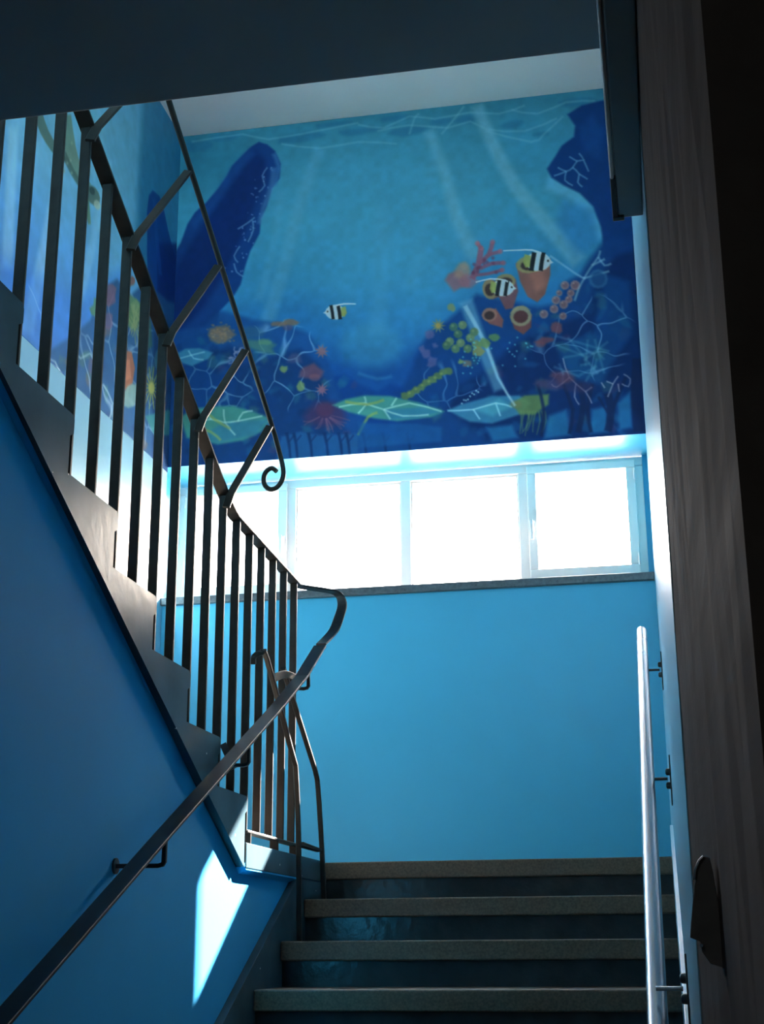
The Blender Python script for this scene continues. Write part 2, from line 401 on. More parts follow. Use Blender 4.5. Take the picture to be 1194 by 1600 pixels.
# ------------------------------------------------------------------ railing between the flights
BX = -1.47; KS = 1.0138
def railing():
    t = empty('balustrade', (BX, 5.0, ZL), 'dark steel balustrade of flat upright bars running up the dog-leg flight', 'railing')
    yb = lambda i: (5.575-.1675*i)*KS
    y_turn = 4.65*KS; z_turn = 1.497*KS
    def zrail(y): return z_turn-.031*(y-y_turn) if y > y_turn else z_turn+.488*(y_turn-y)
    # uprights
    def foot(y):
        if y > YU: return ZL+.042
        k = int((YU-y)/G2); return ZL+(k+1)*R2
    n = 0
    for i in range(21):
        y = yb(i)
        b = MB().sweep([(BX, y, foot(y)-.0), (BX, y, zrail(y)-.006)], (1, 0, 0), .030, .012)
        b.build('baluster', M_STEEL, t)
    # top rail: level over the kerb, then rising with the flight
    pts = [(BX, 5.70, zrail(5.70)), (BX, y_turn+.06, z_turn-.002), (BX, y_turn+.02, z_turn+.004), (BX, y_turn-.04, z_turn+.022)]
    for y in (4.5, 4.0, 3.0, 2.25): pts.append((BX, y, zrail(y)))
    MB().sweep(pts, (1, 0, 0), .045, .010).build('top_rail', M_STEEL, t)
    # the rail rolls over into the wall handrail
    c = [(-1.47, 5.695, 1.486), (-1.452, 5.735, 1.485), (-1.38, 5.79, 1.482), (-1.339, 5.84, 1.482), (-1.319, 5.865, 1.470), (-1.310, 5.872, 1.445), (-1.310, 5.87, 1.415), (-1.318, 5.85, 1.37), (-1.330, 5.815, 1.31), (-1.346, 5.757, 1.262), (-1.355, 5.675, 1.217)]
    W = [(1, -.2, 0), (1, -.5, 0), (1, -.9, 0), (1, -.9, 0), (1, -.7, 0), (1, -.4, 0), (1, -.2, 0), (1, -.1, 0), (1, 0, 0), (1, 0, 0), (1, 0, 0)]
    # smooth with Catmull-Rom
    def cr(P, n=4):
        P = [Vector(p) for p in P]; out = []
        for i in range(len(P)-1):
            p0, p1, p2, p3 = P[max(i-1, 0)], P[i], P[i+1], P[min(i+2, len(P)-1)]
            for k in range(n):
                u = k/n
                out.append(.5*((2*p1)+(p2-p0)*u+(2*p0-5*p1+4*p2-p3)*u*u+(3*p1-p0-3*p2+p3)*u**3))
        out.append(P[-1]); return out
    MB().sweep(cr(c), [tuple(v) for v in cr(W)], .045, .010).build('rail_bend', M_RAIL, t)
    # bottom rail and its feet on the kerb
    zb = ZL+.045
    MB().sweep([(BX, 4.975, zb), (BX, 5.72, zb)], (1, 0, 0), .036, .010).build('bottom_rail', M_STEEL, t)
    for y in (5.02, 5.40, 5.70):
        MB().sweep([(BX, y, ZL+.001), (BX, y, zb-.004)], (1, 0, 0), .034, .012).build('foot', M_STEEL, t)
    for dx in (-.02, .028):
        MB().sweep([(BX+dx, 5.73, zb+.008), (BX+.03+dx*.4, 6.03, zb-.004)], (1, 0, 0), .016, .010).build('link_bar', M_STEEL, t)
    # bent posts standing on the upper treads
    X2 = -1.425
    a = [(X2, 5.636, ZL-2*R), (X2, 5.60, .44), (X2, 5.55, .675), (X2, 5.52, .715), (X2, 5.44, .775), (X2, 5.09, 1.045), (X2-.01, 5.05, 1.062), (X2-.035, 5.035, 1.045), (X2-.04, 5.045, 1.02)]
    MB().sweep(cr(a, 3), (1, 0, 0), .020, .016).build('bent_post', M_STEEL, t)
    b = [(X2, 6.05, ZL-R), (X2, 6.01, .394), (X2, 5.93, .65), (X2, 5.89, .705), (X2, 5.82, .755), (X2, 5.44, .985), (X2, 5.33, 1.055)]
    MB().sweep(cr(b, 3), (1, 0, 0), .020, .016).build('bent_post', M_STEEL, t)
    # strut loop tying both posts to the rail bracket
    MB().sweep(cr([(X2-.01, 5.20, .985), (X2, 5.25, 1.008), (X2+.01, 5.33, 1.03), (X2+.03, 5.42, 1.03)], 4), (0, .3, 1), .030, .008).build('strap', M_STEEL, t)
    # raised outer rail on slanting stays, ending in a scroll
    RX = -1.355
    def zr2(y): return 2.498+.4916*(3.614-y)
    ye = 4.92
    sc = [(430, 690), (436, 708), (442, 728), (444, 745), (440, 760), (431, 770), (420, 771), (412, 762), (411, 749), (416, 739), (425, 735), (434, 740)]
    # scroll drawn in metres in the plane across the flight
    S = [(RX, 4.90, zr2(4.90)), (-1.345, 4.925, 1.812), (-1.335, 4.935, 1.765), (-1.331, 4.94, 1.727), (-1.340, 4.94, 1.694), (-1.360, 4.94, 1.672), (-1.385, 4.94, 1.669), (-1.405, 4.94, 1.689), (-1.408, 4.94, 1.720), (-1.396, 4.94, 1.744), (-1.376, 4.94, 1.752), (-1.358, 4.94, 1.738)]
    P = [(RX, y, zr2(y)) for y in (2.25, 3.2, 4.0, 4.6)]
    MB().tube(P+[tuple(v) for v in cr(S, 4)], .0095, 10).build('raised_rail', M_STEEL, t)
    for k in range(-3, 5):
        yl = 3.245+.3375*k
        if yl < 2.3: continue
        zl = zrail(yl)-.05 + (0 if k < 4 else 0)
        yu = yl+.245
        MB().sweep([(BX+.024, yl-.0, zl-.03), (BX+.030, yl+.03, zl+.03), (RX-.004, yu-.01, zr2(yu)-.014)], (1, .2, 0), .028, .009).build('stay', M_STEEL, t)
    return t
railing()

def handrail_left():
    t = empty('handrail', (-1.355, 4.5, ZF+1.4), 'dark flat-bar handrail climbing the blue wall on bent brackets', 'handrail', None)
    H = [(2.0, -.546), (2.896, -.127), (3.836, .3135), (4.997, .848), (5.35, 1.022), (5.655, 1.205)]
    def z(y):
        for (a, b), (c, d) in zip(H, H[1:]):
            if y <= c: return b+(d-b)*(y-a)/(c-a)
        return H[-1][1]
    MB().sweep([(-1.355, y, zz) for y, zz in H], (1, 0, 0), .054, .010).build('rail', M_RAIL, t)
    for y, xe in ((3.80, XB+.001), (4.60, XS+.001), (5.42, -1.412)):
        zz = z(y)
        b = MB().sweep([(-1.345, y, zz-.005), (-1.345, y, zz-.068), (-1.350, y, zz-.075), (-1.362, y, zz-.078), (xe, y-.02, zz-.078)], (0, 1, 0), .016, .012)
        b.build('bracket', M_RAIL, t)
        if y < 4: MB().tube([(XB, y-.02, zz-.078), (XB+.006, y-.02, zz-.078)], .022, 14).build('rosette', M_RAIL, t)
    # flat strap fixing the middle bracket to the string
    MB().sweep([(XS+.004, 4.63, .665), (-1.40, 4.62, z(4.6)-.085)], (0, .2, 1), .024, .006).build('strap', M_RAIL, t)
    return t
handrail_left()

def handrail_right():
    t = empty('handrail', (-.036, 4.5, ZF+1), 'round stainless steel handrail standing off the pale right wall', 'handrail', None)
    def c(y): return (-.036, y, 1.39-.5*(6.5-y)) if y > 3.4 else (-.036, y, -.16-.47*(3.4-y))
    pts = [c(y) for y in (1.9, 2.6, 3.4, 4.4, 5.4, 6.48)]
    e = c(6.48); T = Vector((0, 1, .5)).normalized()
    pts2 = pts+[tuple(Vector(e)+T*d) for d in (.006, .012, .016, .018)]
    MB().tube(pts2, [.0235]*7+[.021, .015, .004], 28).build('tube', M_INOX, t)
    for y in (3.43, 4.78, 6.1):
        x, _, z = c(y); w = xr(y)
        bz = {3.43: -.092, 4.78: .524, 6.1: 1.130}[y]
        b = MB().tube([(x+.0, y, bz), (w-.012, y, bz)], .0052, 10)
        b.build('bracket_arm', M_BOLT if y > 4 else M_INOX, t)
        f = MB().box(w-.0045, w-.0005, y-.022, y+.022, bz-.085, bz+.075)
        p = f.build('wall_plate', M_BOLT, t, bevel=.001)
        for dz in (-.022, .022):
            MB().tube([(w-.018, y, bz+dz), (w-.015, y, bz+dz), (w-.0045, y, bz+dz)], [.006, .011, .012], 12).build('bolt', M_BOLT, p)
    return t
handrail_right()

def fill_light():  # added out of view as fill for the dark corridor side
    t = empty('fill_light', (-1.0, -1.6, SLZ), 'unseen fill light added under the corridor slab behind the viewer', 'fill light')
    MB().tube([(-1, -1.6, SLZ-.0), (-1, -1.6, SLZ-.02)], .17, 28).build('base', M_FRAME, t)
    m = bpy.data.materials.new('fill_glow'); m.use_nodes = True; b = m.node_tree.nodes['Principled BSDF']
    b.inputs['Emission Color'].default_value = (1, .93, .85, 1); b.inputs['Emission Strength'].default_value = FILL
    MB().tube([(-1, -1.6, SLZ-.02), (-1, -1.6, SLZ-.05), (-1, -1.6, SLZ-.07), (-1, -1.6, SLZ-.078)], [.155, .145, .10, .02], 28).build('glow_dome', m, t)
FILL = 4.5
fill_light()

def fixtures():
    # long slim casing high on the right wall
    t = empty('wall_casing', (.005, 1.5, 1.17), 'long slim grey metal casing high on the wall beside the pillar', 'casing')
    x0, x1, za = -.0185, .0325, 1.17
    MB().box(x0+.010, x1, .75, 2.165, za, za+.07).build('housing', M_BOX, t, bevel=.002)
    MB().box(x0+.0045, x0+.0118, .75, 2.13, za+.004, za+.05).build('side_channel', M_BOX, t)
    tag(MB().tube([(x0+.0045, .75, za+.0), (x0+.0045, 2.03, za+.0)], .0032, 8).build('chrome_strip', M_FRAME, t), 'chrome edge strip, its shine put in as white colour')  # white material stands in for the chrome's bright reflection
    e = MB().box(x0+.001, x0+.0095, 2.03, 2.165, za-.003, za+.030).box(x0+.001, x0+.020, 2.155, 2.168, za-.004, za+.006)
    tag(e.build('end_catch', M_BOLT, t, bevel=.001), 'black end catch')
    # dark pointed plate on the pillar side
    t = empty('hook_plate', (.03, 1.0, -.005), 'small dark pointed metal plate projecting from the side of the pillar near the bottom', 'bracket')
    P = PLATE
    m = MB(); n = len(P); vs = [(x, .997, z) for x, z in P]+[(x, 1.003, z) for x, z in P]
    m.add(vs, [tuple(range(n)), tuple(range(n, 2*n))[::-1]]+[(i, i+n, (i+1) % n+n, (i+1) % n) for i in range(n)])
    m.build('plate', M_PLATE, t, bevel=.0006)
    tag(MB().tube([(x-.0004, .996, z) for x, z in RIM], .0011, 8).build('rim', M_INOX, t), 'bright steel rim put in for the bevel highlight')  # bright bead stands in for the highlight along the bevel
    MB().tube([(.0207, .993, .0002), (.0207, .997, .0002)], .0012, 8).build('screw', M_INOX, t)
PLATE = [(.0265, .057), (.0302, .0566), (.0316, .0474), (.0345, .0189), (.0345, -.0138), (.0257, -.0114), (.0209, -.0037), (.0201, .0028), (.0138, .0052), (.0152, .0154), (.0188, .0384), (.0199, .0421), (.0208, .0484), (.0238, .0546)]
RIM = [(.0199, .0421), (.0208, .0484), (.0238, .0546), (.0265, .057)]
fixtures()

# ------------------------------------------------------------------ murals: painted wall areas (vertex colours on a fine grid)
FAR_PAINT = [
(30,95,125,.50,157,0,[469,227,423,357,298,426,139,408,6,308,-49,164,-4,30,124,-40,285,-19,417,83]),
(58,130,165,.50,234,0,[2019,768,1885,1034,1549,1171,1130,1129,784,918,645,614,777,335,1130,194,1561,247,1899,469]),
(55,130,170,.40,195,0,[1849,1309,1763,1523,1548,1640,1283,1616,1065,1458,980,1224,1064,1002,1286,882,1558,912,1772,1076]),
(45,120,160,.40,157,0,[2657,403,2592,525,2434,586,2243,564,2089,465,2032,326,2097,201,2258,139,2452,164,2604,266]),
(60,130,160,.40,49,0,[1455,1608,1417,1690,1319,1734,1198,1724,1099,1662,1061,1572,1099,1489,1198,1444,1321,1456,1418,1519]),
(28,88,126,.60,18,0,[221,80,211,105,159,121,94,123,44,105,36,82,33,57,82,40,148,40,196,57]),
(28,88,126,.60,18,0,[407,40,374,56,333,70,263,69,214,57,200,42,195,23,251,10,319,17,385,22]),
(28,88,126,.60,18,0,[968,103,929,123,858,138,754,144,658,131,661,107,662,84,757,75,856,66,931,83]),
(28,88,126,.60,18,0,[1342,104,1317,123,1229,132,1134,137,1074,123,1056,107,1060,90,1141,83,1220,81,1294,89]),
(28,88,126,.60,18,0,[1637,146,1601,166,1547,177,1473,187,1420,169,1372,149,1398,124,1472,114,1545,112,1608,124]),
(28,88,126,.60,18,0,[1791,104,1778,120,1741,131,1695,132,1651,124,1643,105,1657,89,1689,76,1734,80,1770,88]),
(28,88,126,.60,18,0,[1969,110,1944,130,1905,142,1859,138,1816,130,1795,112,1821,96,1849,80,1901,79,1933,94]),
(28,88,126,.60,18,0,[2230,182,2214,201,2182,215,2137,213,2096,204,2080,184,2106,168,2135,157,2177,151,2220,161]),
(28,88,126,.60,18,0,[2382,272,2375,283,2350,291,2316,290,2289,284,2279,274,2288,264,2312,256,2346,257,2373,262]),
(28,88,126,.60,18,0,[2682,75,2638,91,2594,106,2519,109,2467,95,2448,77,2451,57,2521,48,2587,48,2647,57]),
(28,88,126,.60,18,0,[1538,44,1504,56,1462,65,1402,66,1341,61,1330,46,1337,30,1400,25,1458,23,1515,30]),
(28,88,126,.60,18,0,[1145,37,1109,51,1050,58,986,58,922,53,909,39,910,24,973,14,1045,18,1102,24]),
(95,150,168,.38,8,0,[78,55,240,44,422,41,502,71,594,100,807,89,1017,69,1126,59,1183,53,1181,38,1124,44,1014,54,804,74,593,85,504,57,421,26,238,29,75,39]),
(95,150,168,.38,8,0,[1181,66,1254,93,1349,111,1433,80,1514,49,1590,66,1676,88,1787,80,1899,71,1992,88,2080,103,2173,86,2242,65,2238,50,2169,72,2078,89,1993,74,1899,56,1785,65,1675,73,1591,51,1512,34,1428,66,1346,96,1255,78,1183,52]),
(95,150,168,.38,8,0,[1308,129,1395,118,1512,113,1637,139,1756,163,1837,147,1897,135,1938,163,1994,202,2108,232,2234,246,2350,216,2436,180,2431,167,2346,202,2233,231,2109,218,1998,188,1944,151,1898,120,1834,133,1755,148,1638,124,1512,99,1393,103,1305,114]),
(95,150,168,.38,8,0,[1719,201,1768,143,1823,77,1851,39,1865,17,1855,8,1840,29,1813,66,1759,132,1709,190]),
(95,150,168,.38,8,0,[1517,173,1533,120,1551,63,1566,44,1578,37,1571,24,1557,32,1539,56,1520,114,1505,167]),
(95,150,168,.38,8,0,[2158,86,2226,114,2318,134,2408,107,2498,76,2596,79,2673,90,2673,75,2596,64,2496,61,2404,93,2316,119,2228,100,2161,72]),
(95,150,168,.38,8,0,[1994,215,2127,274,2269,327,2323,318,2355,281,2421,223,2477,171,2469,159,2413,212,2346,270,2317,305,2271,312,2130,260,1998,202]),
(95,150,168,.38,8,0,[678,143,790,176,933,207,1059,201,1182,192,1321,213,1428,236,1429,222,1322,198,1181,177,1056,186,932,192,791,162,680,129]),
(88,145,170,.55,30,0,[1603,173,1645,306,1695,478,1728,637,1765,799,1825,970,1874,1098,1952,1065,1900,940,1839,777,1801,622,1764,461,1709,287,1664,153]),
(92,145,168,.60,26,0,[1906,29,1943,154,1996,318,2056,476,2125,632,2204,766,2291,898,2399,1064,2485,1198,2563,1135,2474,1004,2363,838,2276,711,2198,586,2130,440,2069,289,2014,130,1975,7]),
(80,140,170,.35,33,0,[1720,611,1755,762,1797,930,1825,1020,1842,1070,1906,1043,1886,997,1857,913,1812,749,1773,599]),
(75,135,165,.45,30,0,[901,183,841,346,767,571,708,812,654,1049,591,1267,543,1426,629,1462,674,1302,733,1080,785,841,839,602,908,381,964,217]),
(75,135,165,.30,26,0,[664,477,639,680,605,918,562,1093,525,1213,580,1237,614,1114,654,934,684,693,705,488]),
(65,130,165,.30,41,0,[1299,641,1290,834,1277,1078,1261,1318,1248,1502,1350,1518,1360,1334,1373,1093,1382,848,1388,655]),
(65,130,165,.30,33,0,[1648,275,1604,587,1550,929,1500,1112,1461,1215,1535,1250,1568,1140,1612,948,1659,602,1696,288]),
(12,64,132,.80,26,0,[942,1646,1062,1698,1180,1791,1297,1822,1453,1753,1552,1617,1650,1542,1724,1715,1642,2034,1023,1984]),
(6,50,118,.90,22,0,[963,1773,1101,1764,1180,1833,1297,1892,1375,1849,1471,1878,1569,1804,1686,1711,1793,2046,1677,2197,946,2141]),
(60,120,160,.40,14,0,[1177,1770,1231,1794,1296,1818,1349,1816,1385,1809,1381,1792,1346,1800,1298,1802,1236,1779,1183,1755]),
(9,46,106,.96,10,0,[530,103,586,129,638,182,677,280,671,385,621,452,590,576,554,658,548,761,488,880,457,987,431,1104,383,1187,302,1271,288,1352,271,1458,130,1574,-57,1558,-86,851,-14,849,30,768,68,645,116,564,191,499,265,411,322,325,355,255,425,184,480,130]),
(5,30,86,.85,33,0,[510,162,575,239,590,357,518,554,439,772,320,1027,202,1235,41,1394,-38,1299,3,950,142,694,264,526,407,312]),
(16,62,125,.50,26,0,[467,138,414,192,342,277,271,397,202,512,134,587,83,635,113,672,168,625,241,548,315,432,386,318,457,240,510,190]),
(45,95,150,.70,14,0,[616,205,636,249,652,305,644,371,632,427,652,436,667,379,678,307,662,241,643,194]),
(70,115,165,.50,14,0,[612,298,612,352,604,423,581,500,555,576,539,642,530,688,554,698,566,653,583,590,611,515,637,436,647,360,650,305]),
(95,130,180,.66,5,0,[450,921,447,925,441,923,441,918,447,917]),
(95,130,180,.71,5,0,[496,622,494,625,489,623,489,619,494,618]),
(95,130,180,.64,5,0,[381,1008,376,1014,367,1010,367,1002,376,1000]),
(95,130,180,.66,5,0,[449,750,447,758,443,755,442,745,446,742]),
(95,130,180,.38,5,0,[616,311,613,317,607,314,607,305,613,303]),
(95,130,180,.51,5,0,[585,499,580,504,572,501,572,494,580,493]),
(95,130,180,.67,5,0,[446,1010,444,1016,440,1013,440,1005,444,1003]),
(95,130,180,.65,5,0,[503,625,500,629,496,627,496,622,500,621]),
(95,130,180,.44,5,0,[573,364,570,369,564,367,564,360,570,359]),
(95,130,180,.62,5,0,[572,395,569,398,563,396,563,391,569,390]),
(95,130,180,.49,5,0,[449,917,446,922,440,919,440,912,446,910]),
(95,130,180,.33,5,0,[509,715,505,720,499,718,499,711,505,709]),
(95,130,180,.36,5,0,[537,501,532,508,523,504,523,495,531,494]),
(95,130,180,.30,5,0,[579,379,576,386,572,383,572,373,576,371]),
(95,130,180,.35,5,0,[628,320,623,327,615,323,614,314,623,313]),
(95,130,180,.62,5,0,[441,889,439,896,435,893,434,884,439,882]),
(95,130,180,.41,5,0,[506,482,502,489,494,485,494,476,501,474]),
(95,130,180,.74,5,0,[574,362,570,369,564,366,564,356,570,354]),
(95,130,180,.70,5,0,[512,674,509,678,504,676,504,671,509,670]),
(95,130,180,.39,5,0,[527,439,523,444,516,441,516,435,523,434]),
(95,130,180,.56,5,0,[551,623,547,627,542,625,542,619,547,618]),
(95,130,180,.36,5,0,[563,552,557,557,548,554,547,547,557,545]),
(95,130,180,.69,5,0,[522,674,519,681,513,677,513,668,519,666]),
(95,130,180,.68,5,0,[512,825,509,829,504,827,504,822,509,820]),
(95,130,180,.44,5,0,[583,501,580,508,574,504,573,495,580,493]),
(95,130,180,.30,5,0,[498,749,494,754,489,752,489,745,494,743]),
(95,130,180,.42,5,0,[441,715,436,718,429,716,429,711,436,710]),
(95,130,180,.43,5,0,[472,897,468,903,460,899,460,891,467,889]),
(95,130,180,.52,5,0,[440,708,437,715,431,711,431,703,436,700]),
(95,130,180,.59,5,0,[600,442,597,450,593,446,592,436,597,433]),
(95,130,180,.44,5,0,[458,798,456,801,451,799,451,794,455,793]),
(95,130,180,.69,5,0,[523,503,520,508,516,506,516,498,520,496]),
(95,130,180,.46,5,0,[519,721,514,724,505,722,505,717,514,716]),
(95,130,180,.49,5,0,[519,437,514,445,506,441,506,431,514,429]),
(95,130,180,.39,5,0,[495,707,492,714,487,711,486,702,491,699]),
(95,130,180,.59,5,0,[495,727,490,733,481,730,480,721,490,719]),
(95,130,180,.60,5,0,[622,303,618,308,612,305,612,297,618,296]),
(95,130,180,.55,5,0,[461,797,456,804,446,800,446,790,455,788]),
(95,130,180,.54,5,0,[497,474,492,478,483,475,483,469,492,468]),
(95,130,180,.63,5,0,[436,1013,433,1020,427,1017,427,1007,433,1005]),
(95,130,180,.34,5,0,[514,376,511,380,506,378,506,372,510,371]),
(95,130,180,.64,5,0,[526,534,523,538,517,536,517,530,523,529]),
(95,130,180,.30,5,0,[441,756,438,763,433,759,433,750,438,748]),
(95,130,180,.31,5,0,[471,607,468,611,464,608,464,603,468,602]),
(95,130,180,.48,5,0,[401,835,398,838,392,836,391,832,397,831]),
(95,130,180,.36,5,0,[450,777,447,784,443,781,443,772,447,769]),
(110,150,185,.60,7,0,[586,293,568,317,552,352,562,390,570,423,554,446,535,462,540,469,560,452,579,425,570,389,561,354,575,323,592,300]),
(110,150,185,.60,7,0,[509,641,493,654,468,672,433,693,402,710,407,718,437,701,473,680,498,662,515,648]),
(110,150,185,.60,7,0,[496,666,500,695,501,732,486,775,470,809,477,814,494,779,509,735,509,695,504,665]),
(110,150,185,.60,7,0,[381,954,388,982,400,1015,423,1038,444,1052,448,1045,428,1031,407,1011,396,980,389,953]),
(110,150,185,.60,7,0,[324,972,314,992,308,1017,324,1034,340,1042,343,1034,328,1026,316,1016,322,996,331,977]),
(110,150,185,.60,7,0,[416,834,397,863,380,899,391,929,407,950,413,945,398,926,388,901,404,868,423,840]),
(78,145,178,.75,30,0,[2337,661,2395,687,2466,728,2533,785,2589,852,2622,945,2642,1025,2686,1016,2674,930,2644,819,2583,728,2511,653,2435,596,2376,558]),
(35,100,160,.50,41,0,[2448,730,2635,838,2643,1052,2507,1123,2403,898]),
(6,42,100,.95,12,0,[2704,86,2590,103,2501,155,2544,242,2533,316,2456,369,2410,444,2360,518,2385,582,2456,643,2550,707,2625,806,2664,948,2677,1140,2987,1256,3063,53]),
(16,72,140,.40,30,0,[2649,179,2721,278,2691,496,2597,440,2567,258]),
(85,135,175,.75,7,0,[2424,521,2447,539,2475,554,2499,547,2519,531,2533,509,2547,491,2568,490,2588,484,2577,456,2562,433,2555,438,2570,461,2579,481,2567,480,2542,482,2527,503,2512,524,2495,538,2476,544,2451,530,2429,513]),
(85,135,175,.75,7,0,[2472,547,2464,576,2461,611,2484,637,2508,654,2512,646,2490,630,2469,608,2472,578,2480,551]),
(85,135,175,.75,7,0,[2513,531,2531,551,2548,577,2543,603,2537,632,2551,655,2564,669,2570,662,2557,649,2546,631,2552,606,2556,575,2538,545,2518,524]),
(85,135,175,.75,7,0,[2497,454,2511,466,2527,480,2537,487,2543,491,2546,483,2541,479,2532,472,2516,459,2502,447]),
(85,135,175,.75,7,0,[2579,484,2606,567,2614,564,2587,481]),
(85,135,175,.75,7,0,[2550,580,2598,620,2603,613,2554,572]),
(85,135,175,.75,7,0,[2402,576,2417,572,2438,567,2460,560,2477,554,2474,544,2457,550,2435,557,2415,563,2400,566]),
(9,50,108,.92,26,0,[2682,1035,2602,1132,2520,1250,2443,1284,2373,1423,2267,1434,2116,1378,1907,1315,1729,1466,1611,1539,1531,1698,1460,1856,1412,2015,1410,2257,2920,2330,3000,1048]),
(5,32,82,.90,33,0,[2733,1146,2610,1343,2546,1502,2260,1599,2107,1667,1951,1816,1797,1885,1718,2040,1938,2256,2920,2330,2997,1090]),
(12,70,130,.50,26,0,[2689,1267,2816,1322,2816,1650,2697,1801,2596,1630,2624,1427]),
(22,92,140,.45,26,0,[2369,1690,2596,1630,2697,1801,2616,1954,2435,1898]),
(14,60,120,.85,22,0,[206,1366,306,1267,535,1353,698,1390,861,1469,982,1628,1042,1821,1102,1991,1218,2041,1218,2322,-26,2314,-64,1384]),
(9,42,92,.80,26,0,[130,1574,375,1510,581,1614,822,1572,943,1688,983,1858,1024,2025,1179,2199,1179,2319,-26,2314,-50,1729]),
(8,52,112,.70,22,0,[90,1613,295,1589,422,1769,386,1933,142,1913,57,1823]),
(60,50,90,.40,14,0,[335,1681,306,1689,297,1663,305,1633,336,1639,361,1659]),
(40,60,100,.40,14,0,[44,1818,36,1785,58,1788,79,1809,80,1843,58,1848]),
(14,60,110,.40,14,0,[39,1671,48,1651,86,1647,111,1665,95,1687,52,1694]),
(60,50,90,.40,14,0,[502,2147,482,2107,486,2067,515,2058,545,2077,534,2121]),
(50,90,90,.40,14,0,[312,1636,316,1590,333,1561,372,1551,388,1595,353,1620]),
(8,36,84,.40,14,0,[823,2019,798,1988,816,1968,848,1965,870,1996,853,2015]),
(40,60,100,.40,14,0,[479,1568,445,1563,414,1519,440,1493,475,1491,507,1540]),
(20,80,120,.40,14,0,[1126,1657,1105,1660,1090,1645,1088,1622,1109,1622,1129,1633]),
(14,60,110,.40,14,0,[948,1867,935,1900,921,1879,914,1851,936,1838,953,1840]),
(14,60,110,.40,14,0,[292,2091,282,2069,289,2050,314,2052,323,2075,320,2098]),
(20,80,120,.40,14,0,[532,1784,525,1763,545,1737,566,1745,577,1767,554,1797]),
(14,60,110,.40,14,0,[507,1970,510,1953,536,1938,555,1946,550,1965,521,1985]),
(50,90,90,.40,14,0,[268,1660,231,1639,236,1589,275,1571,303,1608,305,1652]),
(20,80,120,.40,14,0,[534,2221,512,2245,493,2223,494,2192,522,2173,536,2197]),
(40,60,100,.40,14,0,[909,1732,889,1735,875,1728,875,1704,897,1697,908,1710]),
(8,36,84,.40,14,0,[562,2096,577,2064,615,2047,651,2065,641,2104,594,2121]),
(8,36,84,.40,14,0,[470,2121,446,2118,435,2099,453,2084,469,2090,482,2102]),
(20,80,120,.40,14,0,[187,1476,165,1437,186,1437,212,1458,225,1491,210,1495]),
(60,50,90,.40,14,0,[382,2137,369,2151,350,2152,350,2125,364,2110,377,2118]),
(50,90,90,.40,14,0,[532,1972,505,1948,508,1922,541,1924,569,1940,558,1961]),
(20,80,120,.40,14,0,[160,1468,164,1440,180,1432,201,1457,200,1490,181,1491]),
(30,95,120,.40,14,0,[547,1880,523,1877,498,1868,494,1850,511,1848,532,1860]),
(14,60,110,.40,14,0,[377,1893,347,1882,335,1847,358,1829,378,1846,392,1870]),
(8,36,84,.40,14,0,[701,1889,669,1880,648,1852,642,1817,677,1814,713,1856]),
(8,36,84,.40,14,0,[536,1724,536,1704,553,1686,577,1702,570,1726,553,1736]),
(8,36,84,.40,14,0,[359,1606,324,1581,323,1543,356,1539,389,1549,381,1579]),
(8,36,84,.40,14,0,[1015,2228,983,2190,975,2143,989,2109,1015,2138,1030,2184]),
(50,90,90,.40,14,0,[212,1587,198,1558,208,1545,237,1544,251,1574,242,1590]),
(20,80,120,.40,14,0,[1014,2184,988,2178,966,2155,964,2139,979,2140,1000,2158]),
(14,60,110,.40,14,0,[353,1756,361,1735,383,1739,395,1751,393,1771,372,1769]),
(20,80,120,.40,14,0,[809,1757,819,1729,855,1712,879,1727,868,1751,837,1770]),
(8,36,84,.40,14,0,[541,2073,495,2080,458,2040,450,2007,481,2002,513,2028]),
(60,50,90,.40,14,0,[1171,1847,1155,1862,1135,1851,1138,1826,1157,1809,1173,1826]),
(8,36,84,.40,14,0,[587,1933,563,1933,553,1915,564,1896,589,1892,607,1912]),
(60,50,90,.40,14,0,[1122,2177,1092,2188,1082,2161,1088,2126,1127,2125,1136,2153]),
(30,95,120,.40,14,0,[497,1695,513,1664,544,1655,570,1669,555,1693,531,1706]),
(20,80,120,.40,14,0,[1024,2102,1009,2112,995,2093,991,2073,1011,2072,1034,2083]),
(20,80,120,.40,14,0,[498,1917,473,1912,460,1881,480,1863,502,1877,510,1899]),
(30,95,120,.40,14,0,[478,1970,463,1949,447,1904,460,1886,478,1904,488,1951]),
(30,95,120,.40,14,0,[905,2113,875,2123,846,2111,833,2078,864,2069,888,2083]),
(20,80,120,.40,14,0,[994,1991,958,1990,953,1952,974,1935,999,1940,1016,1968]),
(8,36,84,.40,14,0,[684,2189,706,2180,733,2178,755,2190,740,2206,708,2199]),
(40,60,100,.40,14,0,[27,1834,21,1809,44,1776,62,1766,69,1786,50,1827]),
(14,60,110,.40,14,0,[127,1839,109,1857,70,1848,61,1816,87,1804,127,1808]),
(30,95,120,.40,14,0,[790,1931,780,1905,788,1870,808,1862,826,1880,812,1919]),
(40,60,100,.40,14,0,[877,1911,856,1920,851,1899,857,1878,882,1875,885,1896]),
(30,95,120,.40,14,0,[1095,1844,1065,1853,1051,1822,1067,1794,1096,1802,1110,1823]),
(8,36,84,.40,14,0,[302,1692,280,1692,265,1671,278,1647,305,1653,324,1675]),
(14,60,110,.40,14,0,[290,1983,267,1964,272,1943,293,1934,315,1949,309,1969]),
(20,80,120,.40,14,0,[618,1840,638,1821,671,1806,702,1819,677,1841,641,1857]),
(50,90,90,.40,14,0,[617,1635,594,1652,571,1634,567,1605,589,1583,613,1606]),
(20,80,120,.40,14,0,[1115,1826,1091,1847,1061,1816,1067,1785,1094,1765,1130,1796]),
(60,50,90,.40,14,0,[624,2221,638,2193,689,2181,714,2206,696,2232,655,2236]),
